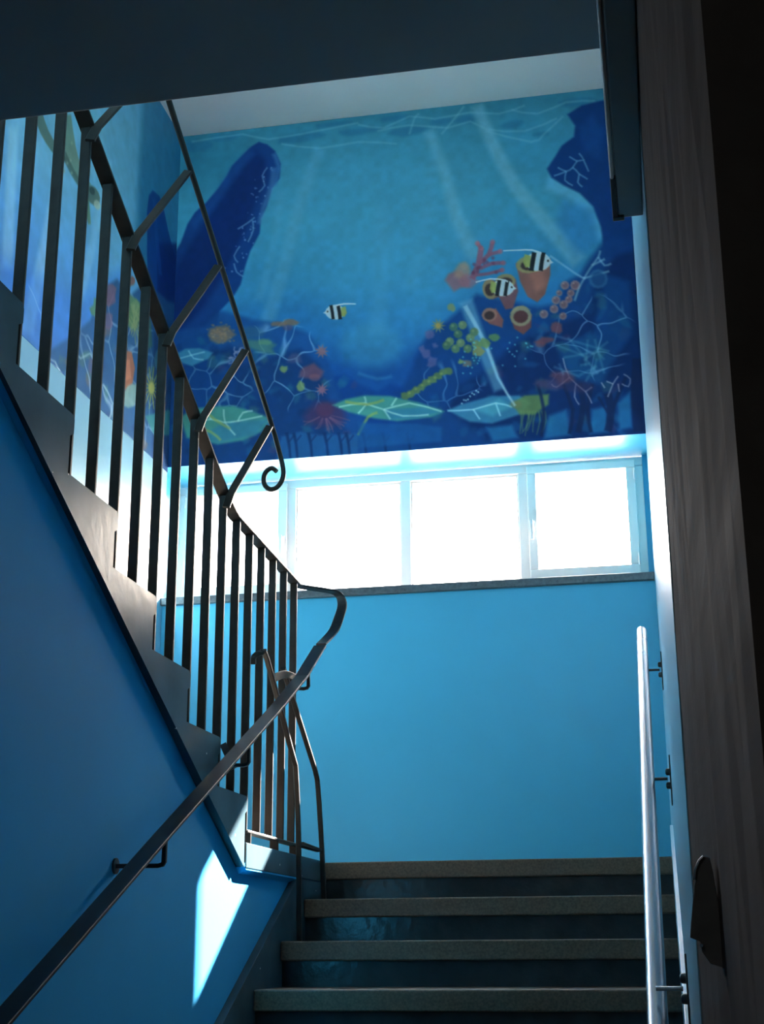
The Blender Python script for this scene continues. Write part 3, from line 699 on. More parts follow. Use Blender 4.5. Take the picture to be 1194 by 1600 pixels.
(60,50,90,.40,14,0,[370,1636,357,1622,366,1594,378,1580,386,1599,384,1627]),
(20,80,120,.40,14,0,[735,1602,702,1602,669,1587,673,1559,694,1545,728,1566]),
(40,60,100,.40,14,0,[379,1676,378,1653,409,1655,424,1671,414,1688,387,1699]),
(14,60,110,.40,14,0,[287,1915,257,1914,223,1878,226,1850,253,1836,283,1883]),
(8,36,84,.40,14,0,[117,2198,112,2175,151,2146,183,2139,174,2169,139,2209]),
(50,90,90,.40,14,0,[901,1917,872,1904,852,1866,887,1854,912,1867,926,1898]),
(30,95,120,.40,14,0,[11,2040,18,2004,46,1998,77,2010,81,2050,46,2069]),
(50,90,90,.40,14,0,[275,1589,257,1594,240,1580,251,1557,273,1559,281,1574]),
(20,80,120,.40,14,0,[122,1960,120,1945,132,1931,148,1941,147,1956,136,1968]),
(50,90,90,.40,14,0,[51,1682,31,1672,16,1638,20,1626,33,1631,44,1655]),
(50,90,90,.40,14,0,[667,2209,650,2189,647,2164,657,2148,671,2164,677,2187]),
(14,60,110,.40,14,0,[707,1925,693,1911,684,1889,692,1873,708,1881,719,1911]),
(30,95,120,.40,14,0,[501,2158,480,2165,460,2130,471,2112,493,2103,513,2141]),
(30,95,120,.40,14,0,[777,1846,753,1848,738,1829,740,1810,760,1795,783,1819]),
(20,80,120,.40,14,0,[895,1564,897,1539,921,1517,942,1504,936,1528,918,1552]),
(30,95,120,.40,14,0,[392,1726,369,1710,354,1685,375,1672,396,1680,406,1704]),
(30,95,120,.40,14,0,[880,2074,874,2053,899,2025,914,2018,921,2032,900,2071]),
(14,60,110,.40,14,0,[557,2057,524,2030,502,1991,506,1959,536,1970,561,2019]),
(8,36,84,.40,14,0,[271,1569,241,1551,243,1514,263,1492,297,1507,303,1556]),
(20,80,120,.40,14,0,[318,1638,286,1620,276,1578,304,1558,342,1570,342,1615]),
(50,90,90,.40,14,0,[1007,1830,980,1843,958,1820,948,1797,968,1779,998,1799]),
(14,60,110,.40,14,0,[528,1855,505,1862,473,1837,466,1804,499,1811,533,1828]),
(60,50,90,.40,14,0,[942,2043,938,2014,959,2003,974,2035,979,2068,955,2075]),
(30,95,120,.40,14,0,[537,1637,512,1610,518,1573,535,1546,560,1570,558,1612]),
(20,80,120,.40,14,0,[651,1660,658,1646,682,1633,693,1647,693,1664,665,1668]),
(14,60,110,.40,14,0,[410,1632,399,1663,374,1652,365,1628,373,1605,396,1602]),
(8,36,84,.40,14,0,[920,1778,925,1742,946,1746,965,1768,959,1793,944,1814]),
(14,60,110,.40,14,0,[357,1703,328,1699,302,1685,328,1659,357,1656,376,1674]),
(20,80,120,.40,14,0,[749,1706,730,1709,700,1684,696,1668,708,1658,744,1685]),
(14,60,110,.40,14,0,[107,2119,98,2093,122,2079,141,2091,145,2111,131,2134]),
(14,60,110,.40,14,0,[593,1797,569,1784,564,1755,588,1748,610,1758,612,1783]),
(8,36,84,.40,14,0,[63,1506,37,1521,11,1522,17,1483,35,1466,58,1467]),
(20,80,120,.40,14,0,[1015,2175,1000,2170,982,2116,979,2080,1002,2104,1027,2165]),
(14,60,110,.40,14,0,[786,2174,800,2147,825,2126,843,2124,841,2141,812,2172]),
(20,80,120,.40,14,0,[124,1799,88,1812,57,1782,59,1742,97,1731,115,1763]),
(20,80,120,.40,14,0,[288,1870,264,1882,241,1871,236,1843,259,1835,283,1838]),
(8,36,84,.40,14,0,[955,2161,926,2148,937,2131,961,2120,985,2140,979,2157]),
(24,90,130,.40,14,0,[1944,1986,1958,1971,1985,1968,2009,1976,1989,1991,1965,1993]),
(16,76,125,.40,14,0,[2319,1677,2313,1644,2336,1606,2365,1598,2370,1630,2350,1674]),
(6,30,76,.40,14,0,[1742,2009,1740,1979,1756,1974,1780,1985,1785,2019,1768,2034]),
(24,90,130,.40,14,0,[2807,1623,2768,1606,2735,1572,2738,1541,2766,1536,2794,1579]),
(44,88,96,.40,14,0,[2306,2191,2298,2169,2308,2138,2330,2136,2337,2158,2325,2179]),
(12,58,108,.40,14,0,[2291,1642,2268,1657,2257,1645,2263,1619,2287,1593,2300,1611]),
(16,76,125,.40,14,0,[2173,1792,2189,1779,2229,1782,2265,1799,2236,1816,2184,1810]),
(30,60,100,.40,14,0,[2463,1392,2445,1346,2489,1310,2523,1311,2527,1349,2503,1383]),
(44,88,96,.40,14,0,[2630,1413,2610,1408,2602,1393,2624,1375,2657,1381,2649,1402]),
(30,60,100,.40,14,0,[2738,1694,2725,1657,2752,1613,2796,1615,2798,1662,2772,1696]),
(44,88,96,.40,14,0,[2367,1518,2342,1512,2343,1496,2367,1484,2397,1496,2393,1515]),
(24,90,130,.40,14,0,[2713,2199,2687,2197,2665,2161,2660,2131,2686,2141,2721,2172]),
(50,40,84,.40,14,0,[2396,1650,2410,1629,2438,1620,2455,1636,2447,1658,2417,1664]),
(12,58,108,.40,14,0,[1929,2229,1897,2228,1856,2191,1856,2168,1876,2161,1915,2196]),
(30,60,100,.40,14,0,[2046,1841,2019,1864,1989,1858,2002,1819,2019,1784,2041,1806]),
(50,40,84,.40,14,0,[2673,2268,2645,2252,2622,2222,2635,2197,2663,2190,2686,2236]),
(30,60,100,.40,14,0,[2137,2023,2129,2002,2146,1979,2163,1982,2169,1998,2159,2026]),
(12,58,108,.40,14,0,[2407,2159,2380,2134,2401,2105,2436,2094,2451,2131,2434,2154]),
(6,30,76,.40,14,0,[2881,1419,2857,1424,2835,1401,2848,1372,2877,1363,2892,1395]),
(50,40,84,.40,14,0,[2405,2172,2413,2144,2439,2143,2464,2171,2441,2199,2416,2199]),
(12,58,108,.40,14,0,[2555,1480,2545,1442,2579,1430,2603,1452,2600,1481,2579,1509]),
(50,40,84,.40,14,0,[2335,1609,2299,1593,2262,1567,2245,1535,2280,1549,2314,1576]),
(44,88,96,.40,14,0,[2172,1682,2152,1656,2163,1644,2186,1648,2213,1668,2197,1678]),
(16,76,125,.40,14,0,[1634,2049,1608,2006,1621,1949,1655,1934,1669,1971,1663,2010]),
(12,58,108,.40,14,0,[1697,2193,1665,2208,1627,2176,1630,2149,1652,2135,1694,2156]),
(16,76,125,.40,14,0,[2736,2288,2716,2287,2694,2255,2677,2222,2707,2242,2738,2267]),
(50,40,84,.40,14,0,[1773,2045,1800,2025,1849,2005,1883,2022,1850,2046,1800,2059]),
(44,88,96,.40,14,0,[1634,2114,1610,2068,1634,2021,1675,2024,1690,2059,1673,2092]),
(44,88,96,.40,14,0,[2286,1491,2257,1494,2248,1479,2267,1459,2293,1447,2302,1465]),
(12,58,108,.40,14,0,[2733,2051,2700,2058,2666,2025,2659,1986,2695,1975,2736,2014]),
(44,88,96,.40,14,0,[2635,1486,2615,1462,2626,1418,2656,1395,2672,1433,2666,1483]),
(6,30,76,.40,14,0,[2491,1828,2492,1795,2542,1761,2583,1761,2574,1803,2523,1826]),
(6,30,76,.40,14,0,[2787,1915,2808,1898,2853,1901,2871,1921,2854,1941,2805,1934]),
(30,60,100,.40,14,0,[2500,1526,2473,1506,2492,1484,2517,1472,2531,1498,2523,1519]),
(12,58,108,.40,14,0,[2173,1810,2139,1808,2136,1753,2157,1710,2191,1744,2195,1792]),
(44,88,96,.40,14,0,[2661,2005,2627,2004,2615,1966,2636,1940,2666,1945,2674,1976]),
(12,58,108,.40,14,0,[2410,1920,2399,1939,2368,1939,2353,1914,2370,1893,2395,1905]),
(30,60,100,.40,14,0,[2175,1750,2140,1762,2142,1740,2156,1719,2180,1714,2197,1722]),
(24,90,130,.40,14,0,[1627,2078,1629,2058,1658,2038,1680,2039,1683,2062,1644,2091]),
(50,40,84,.40,14,0,[2001,2081,1999,2049,2021,2041,2053,2051,2049,2089,2026,2100]),
(12,58,108,.40,14,0,[2741,1462,2722,1461,2711,1442,2718,1424,2740,1413,2749,1444]),
(24,90,130,.40,14,0,[1917,1884,1921,1859,1935,1836,1953,1865,1957,1890,1940,1910]),
(16,76,125,.40,14,0,[2563,2064,2566,2042,2590,2013,2612,2006,2617,2028,2583,2060]),
(12,58,108,.40,14,0,[2219,1617,2224,1571,2258,1569,2290,1587,2285,1629,2253,1641]),
(24,90,130,.40,14,0,[2261,1597,2270,1560,2299,1532,2327,1556,2336,1595,2296,1605]),
(24,90,130,.40,14,0,[2323,1968,2293,1941,2301,1907,2341,1913,2371,1938,2362,1971]),
(16,76,125,.40,14,0,[1832,2196,1814,2214,1791,2213,1784,2174,1813,2156,1834,2165]),
(16,76,125,.40,14,0,[2607,1395,2606,1367,2626,1361,2644,1368,2644,1390,2630,1402]),
(30,60,100,.40,14,0,[2082,2218,2063,2208,2069,2183,2085,2163,2101,2185,2098,2208]),
(30,60,100,.40,14,0,[1782,2106,1772,2087,1783,2079,1802,2078,1813,2100,1803,2113]),
(12,58,108,.40,14,0,[2255,2101,2252,2070,2255,2035,2282,2034,2292,2059,2285,2097]),
(16,76,125,.40,14,0,[2571,1668,2549,1660,2532,1642,2548,1624,2573,1613,2576,1643]),
(30,60,100,.40,14,0,[2145,1552,2135,1572,2112,1566,2108,1542,2123,1532,2138,1535]),
(44,88,96,.40,14,0,[2164,1713,2156,1681,2176,1644,2211,1649,2225,1685,2194,1716]),
(12,58,108,.40,14,0,[1591,2219,1569,2209,1551,2177,1559,2149,1583,2168,1603,2198]),
(16,76,125,.40,14,0,[1924,2210,1894,2220,1883,2196,1906,2172,1937,2172,1952,2194]),
(44,88,96,.40,14,0,[2268,1999,2234,1961,2240,1909,2268,1886,2302,1906,2305,1966]),
(44,88,96,.40,14,0,[1964,1831,1960,1811,2004,1785,2024,1792,2014,1814,1981,1839]),
(16,76,125,.40,14,0,[2131,1958,2125,1945,2138,1928,2150,1928,2158,1940,2144,1956]),
(16,76,125,.40,14,0,[2564,1469,2550,1468,2537,1453,2543,1436,2557,1444,2570,1455]),
(12,58,108,.40,14,0,[2678,1540,2678,1514,2709,1488,2742,1479,2736,1513,2702,1537]),
(24,90,130,.40,14,0,[2497,2232,2488,2203,2536,2184,2575,2175,2566,2212,2522,2240]),
(50,40,84,.40,14,0,[2411,1452,2414,1424,2429,1399,2444,1392,2447,1409,2434,1447]),
(44,88,96,.40,14,0,[2479,2167,2493,2132,2524,2140,2539,2161,2534,2191,2502,2194]),
(12,58,108,.40,14,0,[2402,1635,2385,1625,2370,1604,2371,1590,2383,1592,2401,1615]),
(16,76,125,.40,14,0,[2318,2226,2292,2215,2286,2184,2292,2147,2319,2169,2330,2200]),
(12,58,108,.40,14,0,[2732,1656,2710,1656,2683,1612,2688,1589,2709,1594,2737,1632]),
(50,40,84,.40,14,0,[2052,1863,2022,1864,1996,1832,1994,1809,2013,1795,2048,1830]),
(12,58,108,.40,14,0,[2261,2002,2236,2023,2206,1995,2191,1967,2217,1949,2254,1970]),
(12,58,108,.40,14,0,[2474,2207,2468,2173,2498,2161,2520,2178,2517,2203,2499,2228]),
(16,76,125,.40,14,0,[2563,1371,2555,1351,2558,1323,2570,1310,2580,1327,2580,1363]),
(12,58,108,.40,14,0,[2371,2167,2389,2150,2421,2148,2439,2161,2421,2176,2396,2176]),
(16,76,125,.40,14,0,[2245,2163,2215,2155,2212,2132,2246,2124,2267,2139,2273,2157]),
(44,88,96,.40,14,0,[2573,1795,2570,1756,2620,1727,2653,1753,2633,1788,2603,1807]),
(44,88,96,.40,14,0,[2445,1726,2415,1742,2371,1717,2365,1673,2405,1672,2440,1691]),
(16,76,125,.40,14,0,[2847,1436,2843,1410,2881,1390,2898,1401,2897,1422,2867,1449]),
(12,58,108,.40,14,0,[1787,1931,1809,1901,1845,1884,1891,1890,1862,1926,1820,1945]),
(50,40,84,.40,14,0,[2653,2021,2678,1982,2706,1953,2739,1941,2726,1974,2687,2018]),
(30,60,100,.40,14,0,[2431,1324,2411,1334,2393,1330,2400,1303,2416,1290,2434,1294]),
(44,88,96,.40,14,0,[1892,1774,1869,1766,1865,1736,1873,1711,1900,1717,1899,1751]),
(16,76,125,.40,14,0,[2609,1555,2620,1515,2646,1473,2677,1458,2667,1496,2640,1539]),
(6,30,76,.40,14,0,[2390,2214,2375,2249,2332,2236,2319,2203,2344,2185,2381,2178]),
(6,30,76,.40,14,0,[2925,1659,2886,1678,2857,1623,2858,1589,2889,1587,2940,1616]),
(16,76,125,.40,14,0,[2200,1711,2185,1697,2201,1677,2215,1675,2224,1688,2219,1716]),
(16,76,125,.40,14,0,[2093,2178,2101,2148,2123,2149,2144,2171,2133,2203,2110,2201]),
(16,76,125,.40,14,0,[2065,2054,2047,2075,2032,2057,2028,2033,2048,2015,2066,2029]),
(115,155,190,.70,26,1,[536,1397,739,1373,942,1519,1022,1736,945,1978,707,1959,544,1779]),
(110,150,185,.60,26,1,[172,1578,418,1600,544,1779,467,1940,142,1913,54,1738]),
(115,155,195,.60,26,1,[2220,1677,2494,1414,2719,1395,2852,1653,2691,1920,2322,1929,2176,1836]),
(90,135,185,.50,26,1,[1491,1818,1724,1715,1948,1897,1793,2046,1527,2025]),
(110,96,83,.60,6,0,[314,1485,310,1490,301,1490,296,1483,301,1478,310,1478]),
(98,86,77,.60,6,0,[294,1378,289,1384,280,1383,275,1377,280,1371,289,1372]),
(98,86,77,.60,6,0,[348,1477,343,1483,334,1482,330,1476,334,1470,343,1471]),
(110,96,83,.60,6,0,[404,1411,399,1417,390,1416,386,1410,390,1404,399,1405]),
(98,86,77,.60,6,0,[328,1457,324,1463,315,1462,310,1456,314,1450,323,1451]),
(98,86,77,.60,6,0,[293,1417,288,1423,279,1422,275,1415,279,1410,288,1411]),
(110,96,83,.60,6,0,[317,1417,313,1422,304,1421,299,1415,303,1409,312,1410]),
(110,96,83,.60,6,0,[300,1404,296,1409,287,1409,282,1402,286,1397,295,1397]),
(110,96,83,.60,6,0,[345,1427,341,1432,332,1432,327,1425,331,1420,340,1420]),
(98,86,77,.60,6,0,[268,1421,263,1427,254,1426,250,1420,254,1414,263,1415]),
(122,107,90,.60,6,0,[272,1367,268,1372,259,1371,254,1365,259,1359,268,1360]),
(98,86,77,.60,6,0,[252,1434,247,1440,238,1439,234,1432,238,1427,247,1428]),
(122,107,90,.60,6,0,[332,1421,327,1426,318,1425,314,1419,318,1413,327,1414]),
(110,96,83,.60,6,0,[317,1449,312,1454,303,1453,298,1447,303,1441,312,1442]),
(110,96,83,.60,6,0,[273,1448,269,1453,260,1453,255,1446,260,1441,269,1441]),
(122,107,90,.60,6,0,[298,1411,293,1416,284,1415,279,1409,284,1403,293,1404]),
(98,86,77,.60,6,0,[265,1362,261,1368,252,1367,247,1360,251,1355,261,1356]),
(110,96,83,.60,6,0,[300,1398,295,1404,286,1403,282,1396,286,1391,295,1392]),
(98,86,77,.60,6,0,[359,1404,354,1410,345,1409,340,1403,345,1397,354,1398]),
(98,86,77,.60,6,0,[276,1414,272,1419,263,1418,258,1412,262,1406,271,1407]),
(110,96,83,.60,6,0,[354,1461,349,1467,340,1466,336,1460,340,1454,349,1455]),
(98,86,77,.60,6,0,[358,1451,354,1457,345,1456,340,1449,344,1444,353,1445]),
(122,107,90,.60,6,0,[343,1442,339,1447,329,1447,325,1440,329,1435,338,1436]),
(98,86,77,.60,6,0,[316,1468,312,1473,303,1472,298,1466,302,1460,312,1461]),
(122,107,90,.60,6,0,[313,1385,309,1391,300,1390,295,1383,299,1378,309,1379]),
(98,86,77,.60,6,0,[317,1431,312,1436,303,1436,299,1429,303,1424,312,1425]),
(110,96,83,.60,6,0,[310,1416,306,1421,297,1420,292,1414,296,1408,305,1409]),
(110,96,83,.60,6,0,[303,1397,299,1402,290,1402,285,1395,289,1390,298,1390]),
(110,96,83,.60,6,0,[321,1401,317,1407,308,1406,303,1400,308,1394,317,1395]),
(122,107,90,.60,6,0,[365,1396,360,1401,351,1400,347,1394,351,1388,360,1389]),
(122,107,90,.60,6,0,[342,1406,337,1412,328,1411,324,1405,328,1399,337,1400]),
(98,86,77,.60,6,0,[287,1411,283,1416,274,1415,269,1409,273,1403,282,1404]),
(110,96,83,.60,6,0,[352,1434,348,1439,338,1438,334,1432,338,1426,347,1427]),
(110,96,83,.60,6,0,[357,1390,352,1396,343,1395,339,1389,343,1383,352,1384]),
(122,107,90,.60,6,0,[327,1450,323,1455,314,1455,309,1448,313,1443,322,1444]),
(122,107,90,.60,6,0,[351,1447,347,1453,338,1452,333,1445,338,1440,347,1441]),
(98,86,77,.60,6,0,[283,1455,279,1460,270,1460,265,1453,269,1448,278,1448]),
(122,107,90,.60,6,0,[382,1483,378,1488,369,1487,364,1481,368,1475,377,1476]),
(98,86,77,.60,6,0,[347,1435,343,1440,334,1440,329,1433,333,1428,342,1429]),
(122,107,90,.60,6,0,[301,1416,297,1422,287,1421,283,1414,287,1409,296,1410]),
(98,86,77,.60,6,0,[347,1462,342,1468,333,1467,328,1461,333,1455,342,1456]),
(98,86,77,.60,6,0,[298,1454,294,1460,285,1459,280,1453,284,1447,293,1448]),
(98,86,77,.60,6,0,[405,1480,401,1486,392,1485,387,1479,392,1473,401,1474]),
(110,96,83,.60,6,0,[317,1432,313,1438,304,1437,299,1430,304,1425,313,1426]),
(122,107,90,.60,6,0,[323,1436,318,1441,309,1441,304,1434,309,1429,318,1429]),
(122,107,90,.60,6,0,[333,1428,329,1434,320,1433,315,1427,319,1421,328,1422]),
(110,96,83,.60,6,0,[334,1432,330,1438,321,1437,316,1430,320,1425,329,1426]),
(98,86,77,.60,6,0,[301,1431,297,1436,287,1435,283,1429,287,1423,296,1424]),
(110,96,83,.60,6,0,[272,1402,267,1407,258,1407,253,1400,258,1395,267,1395]),
(122,107,90,.60,6,0,[285,1412,281,1417,272,1416,267,1410,271,1404,280,1405]),
(110,96,83,.60,6,0,[322,1425,318,1431,309,1430,304,1424,308,1418,317,1419]),
(110,96,83,.60,6,0,[354,1449,349,1454,340,1453,336,1447,340,1441,349,1442]),
(110,96,83,.60,6,0,[264,1418,259,1424,250,1423,246,1417,250,1411,259,1412]),
(122,107,90,.60,6,0,[304,1392,299,1398,290,1397,286,1391,290,1385,299,1386]),
(98,86,77,.60,6,0,[352,1465,348,1471,339,1470,334,1464,338,1458,348,1459]),
(110,96,83,.60,6,0,[321,1351,316,1357,307,1356,303,1349,307,1344,316,1345]),
(110,96,83,.60,6,0,[331,1429,327,1435,318,1434,313,1428,318,1422,327,1423]),
(122,107,90,.60,6,0,[345,1423,340,1429,331,1428,327,1421,331,1416,340,1417]),
(122,107,90,.60,6,0,[322,1441,318,1446,309,1445,304,1439,308,1433,318,1434]),
(110,96,83,.60,6,0,[374,1382,369,1388,360,1387,356,1381,360,1375,369,1376]),
(104,91,79,.80,14,0,[410,1441,373,1470,339,1488,292,1491,247,1465,230,1424,241,1383,291,1375,341,1369,377,1402]),
(122,109,95,.50,6,0,[372,1412,367,1417,359,1414,358,1408,367,1407]),
(122,109,95,.50,6,0,[266,1440,261,1444,253,1442,253,1435,261,1434]),
(122,109,95,.50,6,0,[274,1442,269,1446,261,1444,261,1437,269,1436]),
(122,109,95,.50,6,0,[327,1428,322,1433,314,1430,314,1424,322,1423]),
(122,109,95,.50,6,0,[298,1397,293,1401,284,1398,284,1392,292,1391]),
(122,109,95,.50,6,0,[342,1402,337,1407,328,1404,328,1398,336,1397]),
(122,109,95,.50,6,0,[344,1395,339,1399,330,1397,330,1391,338,1389]),
(122,109,95,.50,6,0,[355,1367,350,1371,342,1369,342,1363,350,1361]),
(122,109,95,.50,6,0,[312,1410,307,1415,298,1412,298,1406,307,1405]),
(122,109,95,.50,6,0,[346,1397,341,1401,332,1399,332,1393,340,1391]),
(122,109,95,.50,6,0,[279,1429,274,1434,266,1431,266,1425,274,1424]),
(122,109,95,.50,6,0,[384,1458,379,1463,370,1460,370,1454,378,1453]),
(122,109,95,.50,6,0,[330,1394,325,1399,317,1396,317,1390,325,1389]),
(122,109,95,.50,6,0,[277,1398,272,1403,263,1400,263,1394,271,1393]),
(122,109,95,.50,6,0,[334,1490,329,1494,320,1491,320,1485,329,1484]),
(122,109,95,.50,6,0,[350,1443,345,1447,336,1445,336,1439,344,1438]),
(122,109,95,.50,6,0,[344,1431,339,1435,330,1433,330,1427,338,1426]),
(122,109,95,.50,6,0,[346,1427,341,1431,333,1429,333,1423,341,1421]),
(122,109,95,.50,6,0,[353,1433,348,1438,340,1435,340,1429,348,1428]),
(122,109,95,.50,6,0,[330,1459,325,1464,316,1461,316,1455,324,1454]),
(122,109,95,.50,6,0,[259,1420,254,1425,246,1422,245,1416,254,1415]),
(122,109,95,.50,6,0,[233,1390,228,1394,219,1391,219,1385,228,1384]),
(122,109,95,.50,6,0,[273,1445,268,1449,259,1447,259,1441,267,1440]),
(122,109,95,.50,6,0,[350,1420,345,1425,337,1422,337,1416,345,1415]),
(102,84,75,.85,10,0,[739,1398,729,1413,695,1412,672,1408,637,1405,630,1388,645,1377,672,1377,692,1380,722,1383]),
(105,87,75,.85,10,0,[813,1397,798,1410,773,1415,747,1412,723,1402,713,1387,717,1372,745,1367,773,1371,792,1382]),
(70,60,90,.60,10,0,[772,1427,766,1439,750,1445,730,1444,713,1434,707,1421,713,1409,729,1403,749,1405,766,1414]),
(65,108,93,.70,18,0,[645,1556,661,1594,589,1581,539,1555,490,1532,462,1499,489,1480,548,1490,616,1492,666,1532]),
(83,123,92,.50,10,0,[641,1513,634,1524,612,1528,589,1523,557,1519,557,1506,555,1492,580,1483,612,1492,633,1502]),
(40,80,110,.60,18,0,[593,1445,582,1469,538,1473,493,1474,456,1455,447,1431,440,1402,488,1391,541,1399,571,1422]),
(120,125,160,.65,7,0,[371,1593,379,1595,387,1599,390,1606,392,1613,389,1620,385,1625,377,1626,369,1625,370,1634,378,1634,389,1633,396,1625,400,1615,398,1603,392,1593,382,1587,373,1585]),
(120,125,160,.65,7,0,[410,1609,418,1607,426,1607,432,1611,437,1617,438,1625,436,1632,430,1636,424,1640,428,1648,435,1644,443,1637,446,1626,444,1614,437,1605,427,1598,416,1598,408,1600]),
(120,125,160,.65,7,0,[373,1601,379,1597,386,1594,393,1596,399,1600,403,1607,404,1614,400,1621,395,1627,401,1633,407,1627,412,1617,410,1605,405,1595,395,1588,384,1585,374,1589,367,1594]),
(120,125,160,.65,7,0,[416,1589,411,1583,407,1575,407,1568,410,1561,416,1558,423,1557,430,1561,437,1567,441,1560,434,1554,424,1549,413,1550,404,1555,399,1565,399,1576,404,1587,410,1594]),
(120,125,160,.65,7,0,[402,1573,408,1570,416,1568,423,1571,428,1576,431,1584,431,1591,426,1597,421,1602,426,1609,433,1603,439,1594,439,1583,435,1572,426,1564,416,1560,405,1562,397,1566]),
(120,125,160,.65,7,0,[436,1544,432,1550,426,1555,419,1555,412,1552,407,1547,404,1540,406,1532,408,1524,401,1520,398,1528,396,1540,400,1551,408,1559,419,1563,430,1563,438,1556,443,1549]),
(120,125,160,.65,7,0,[467,1517,471,1524,474,1532,472,1539,468,1544,461,1547,454,1546,448,1541,442,1534,436,1539,442,1547,452,1554,463,1555,473,1552,479,1543,482,1533,478,1521,474,1513]),
(120,125,160,.65,7,0,[459,1569,451,1567,443,1564,439,1557,438,1549,440,1543,444,1537,452,1536,460,1537,460,1528,451,1528,440,1530,433,1538,430,1548,432,1559,438,1570,449,1575,457,1578]),
(121,84,89,.85,7,0,[998,1605,975,1610,988,1633,965,1622,962,1647,950,1623,932,1639,937,1614,913,1613,932,1599,913,1581,937,1584,932,1558,950,1577,961,1556,965,1582,988,1574,975,1595]),
(127,82,101,.85,7,0,[995,1854,974,1860,986,1880,966,1870,963,1892,952,1871,936,1885,941,1863,919,1862,936,1849,918,1834,940,1837,936,1814,952,1830,962,1811,966,1834,986,1827,974,1846]),
(95,61,82,.75,14,0,[970,1732,956,1770,903,1772,863,1770,812,1758,821,1719,839,1696,867,1686,906,1673,934,1701]),
(113,73,88,.60,10,0,[947,1772,941,1786,923,1793,901,1791,883,1781,876,1766,882,1751,900,1744,922,1746,940,1756]),
(100,122,76,.80,8,0,[741,1700,734,1713,723,1722,709,1717,699,1709,691,1695,696,1681,708,1674,721,1680,740,1680]),
(106,127,81,.80,8,0,[850,1822,848,1841,836,1849,821,1852,806,1841,798,1817,808,1797,819,1779,835,1791,847,1802]),
(77,71,105,.50,14,0,[826,1636,833,1665,794,1661,770,1661,738,1654,742,1628,753,1613,768,1597,797,1598,820,1613]),
(53,39,79,.80,33,0,[1109,2032,1090,2075,1019,2096,937,2086,856,2060,843,2011,870,1971,922,1926,1029,1936,1091,1985]),
(78,43,74,.60,18,0,[1031,1985,1021,2013,993,2029,960,2026,932,2006,921,1976,931,1948,959,1932,993,1935,1021,1955]),
(97,71,99,.50,6,0,[999,2037,1023,2059,1050,2086,1063,2104,1071,2116,1076,2113,1068,2100,1054,2081,1027,2055,1003,2032]),
(97,71,99,.50,6,0,[941,2021,919,2034,891,2047,865,2046,843,2042,843,2049,865,2053,893,2053,922,2040,945,2026]),
(97,71,99,.50,6,0,[958,2033,947,2057,933,2083,922,2093,914,2096,917,2102,926,2098,938,2087,952,2061,964,2036]),
(97,71,99,.50,6,0,[1004,2035,1027,2055,1055,2077,1076,2089,1091,2094,1093,2088,1079,2083,1058,2072,1031,2050,1007,2030]),
(97,71,99,.50,6,0,[984,2039,1001,2067,1018,2096,1019,2105,1017,2108,1022,2112,1025,2107,1023,2094,1007,2064,990,2036]),
(97,71,99,.50,6,0,[943,2022,911,2035,875,2051,857,2062,848,2069,852,2075,861,2067,878,2057,914,2041,946,2028]),
(97,71,99,.50,6,0,[980,2038,984,2065,990,2095,996,2112,1002,2121,1007,2117,1002,2109,996,2094,990,2065,986,2038]),
(97,71,99,.50,6,0,[1008,2032,1031,2048,1060,2066,1088,2075,1109,2080,1110,2074,1089,2069,1062,2060,1034,2042,1011,2026]),
(97,71,99,.50,6,0,[1005,2034,1035,2054,1068,2077,1084,2091,1092,2101,1097,2096,1088,2087,1072,2072,1038,2049,1008,2029]),
(97,71,99,.50,6,0,[961,2034,954,2060,945,2086,934,2094,926,2095,927,2102,938,2100,950,2090,960,2062,967,2037]),
(97,71,99,.50,6,0,[1014,2025,1038,2032,1069,2042,1102,2055,1128,2065,1130,2059,1104,2048,1071,2036,1039,2026,1015,2019]),
(97,71,99,.50,6,0,[976,2039,986,2067,995,2096,990,2107,984,2111,987,2117,995,2111,1001,2096,992,2065,982,2037]),
(97,71,99,.50,6,0,[987,2039,1000,2065,1014,2095,1021,2115,1025,2129,1031,2128,1027,2114,1020,2092,1005,2062,992,2036]),
(97,71,99,.50,6,0,[982,2038,989,2066,997,2096,1003,2110,1008,2116,1013,2113,1009,2107,1003,2094,995,2064,988,2037]),
(97,71,99,.50,6,0,[1001,2036,1030,2058,1060,2083,1073,2102,1078,2115,1084,2113,1078,2099,1064,2079,1033,2053,1004,2031]),
(97,71,99,.50,6,0,[981,2038,981,2064,984,2095,994,2118,1004,2133,1010,2130,1000,2115,990,2093,987,2064,987,2038]),
(48,110,145,.85,10,0,[38,1532,86,1506,178,1510,265,1548,234,1588,132,1626,56,1593]),
(130,180,190,.60,7,0,[57,1572,89,1565,131,1557,176,1549,213,1543,210,1534,174,1540,128,1548,86,1557,54,1563]),
(130,180,190,.60,7,0,[104,1522,118,1549,141,1579,176,1590,205,1594,205,1585,176,1581,145,1572,125,1545,111,1519]),
(55,118,112,.90,14,0,[70,1958,142,1913,264,1902,406,1910,540,1962,652,2012,582,2093,471,2138,316,2151,116,2094]),
(36,92,128,.70,18,0,[348,2013,628,2014,551,2111,311,2142,189,2104]),
(141,177,180,.70,7,0,[146,2002,202,1995,266,1991,308,2004,347,2018,388,2020,437,2017,519,2006,589,1996,587,1986,517,1996,435,2007,387,2010,348,2008,310,1994,266,1981,200,1985,144,1992]),
(141,177,180,.70,7,0,[341,1929,342,1966,352,2015,386,2066,419,2104,426,2098,394,2060,360,2012,351,1966,350,1930]),
(141,177,180,.70,7,0,[441,2014,452,1989,470,1965,500,1958,528,1958,527,1948,498,1948,464,1956,444,1984,432,2009]),
(141,177,180,.70,7,0,[270,1984,236,1927,228,1931,262,1988]),
(111,130,73,.70,8,0,[218,1925,243,1955,282,1994,338,2034,386,2064,393,2051,346,2020,291,1981,254,1944,230,1915]),
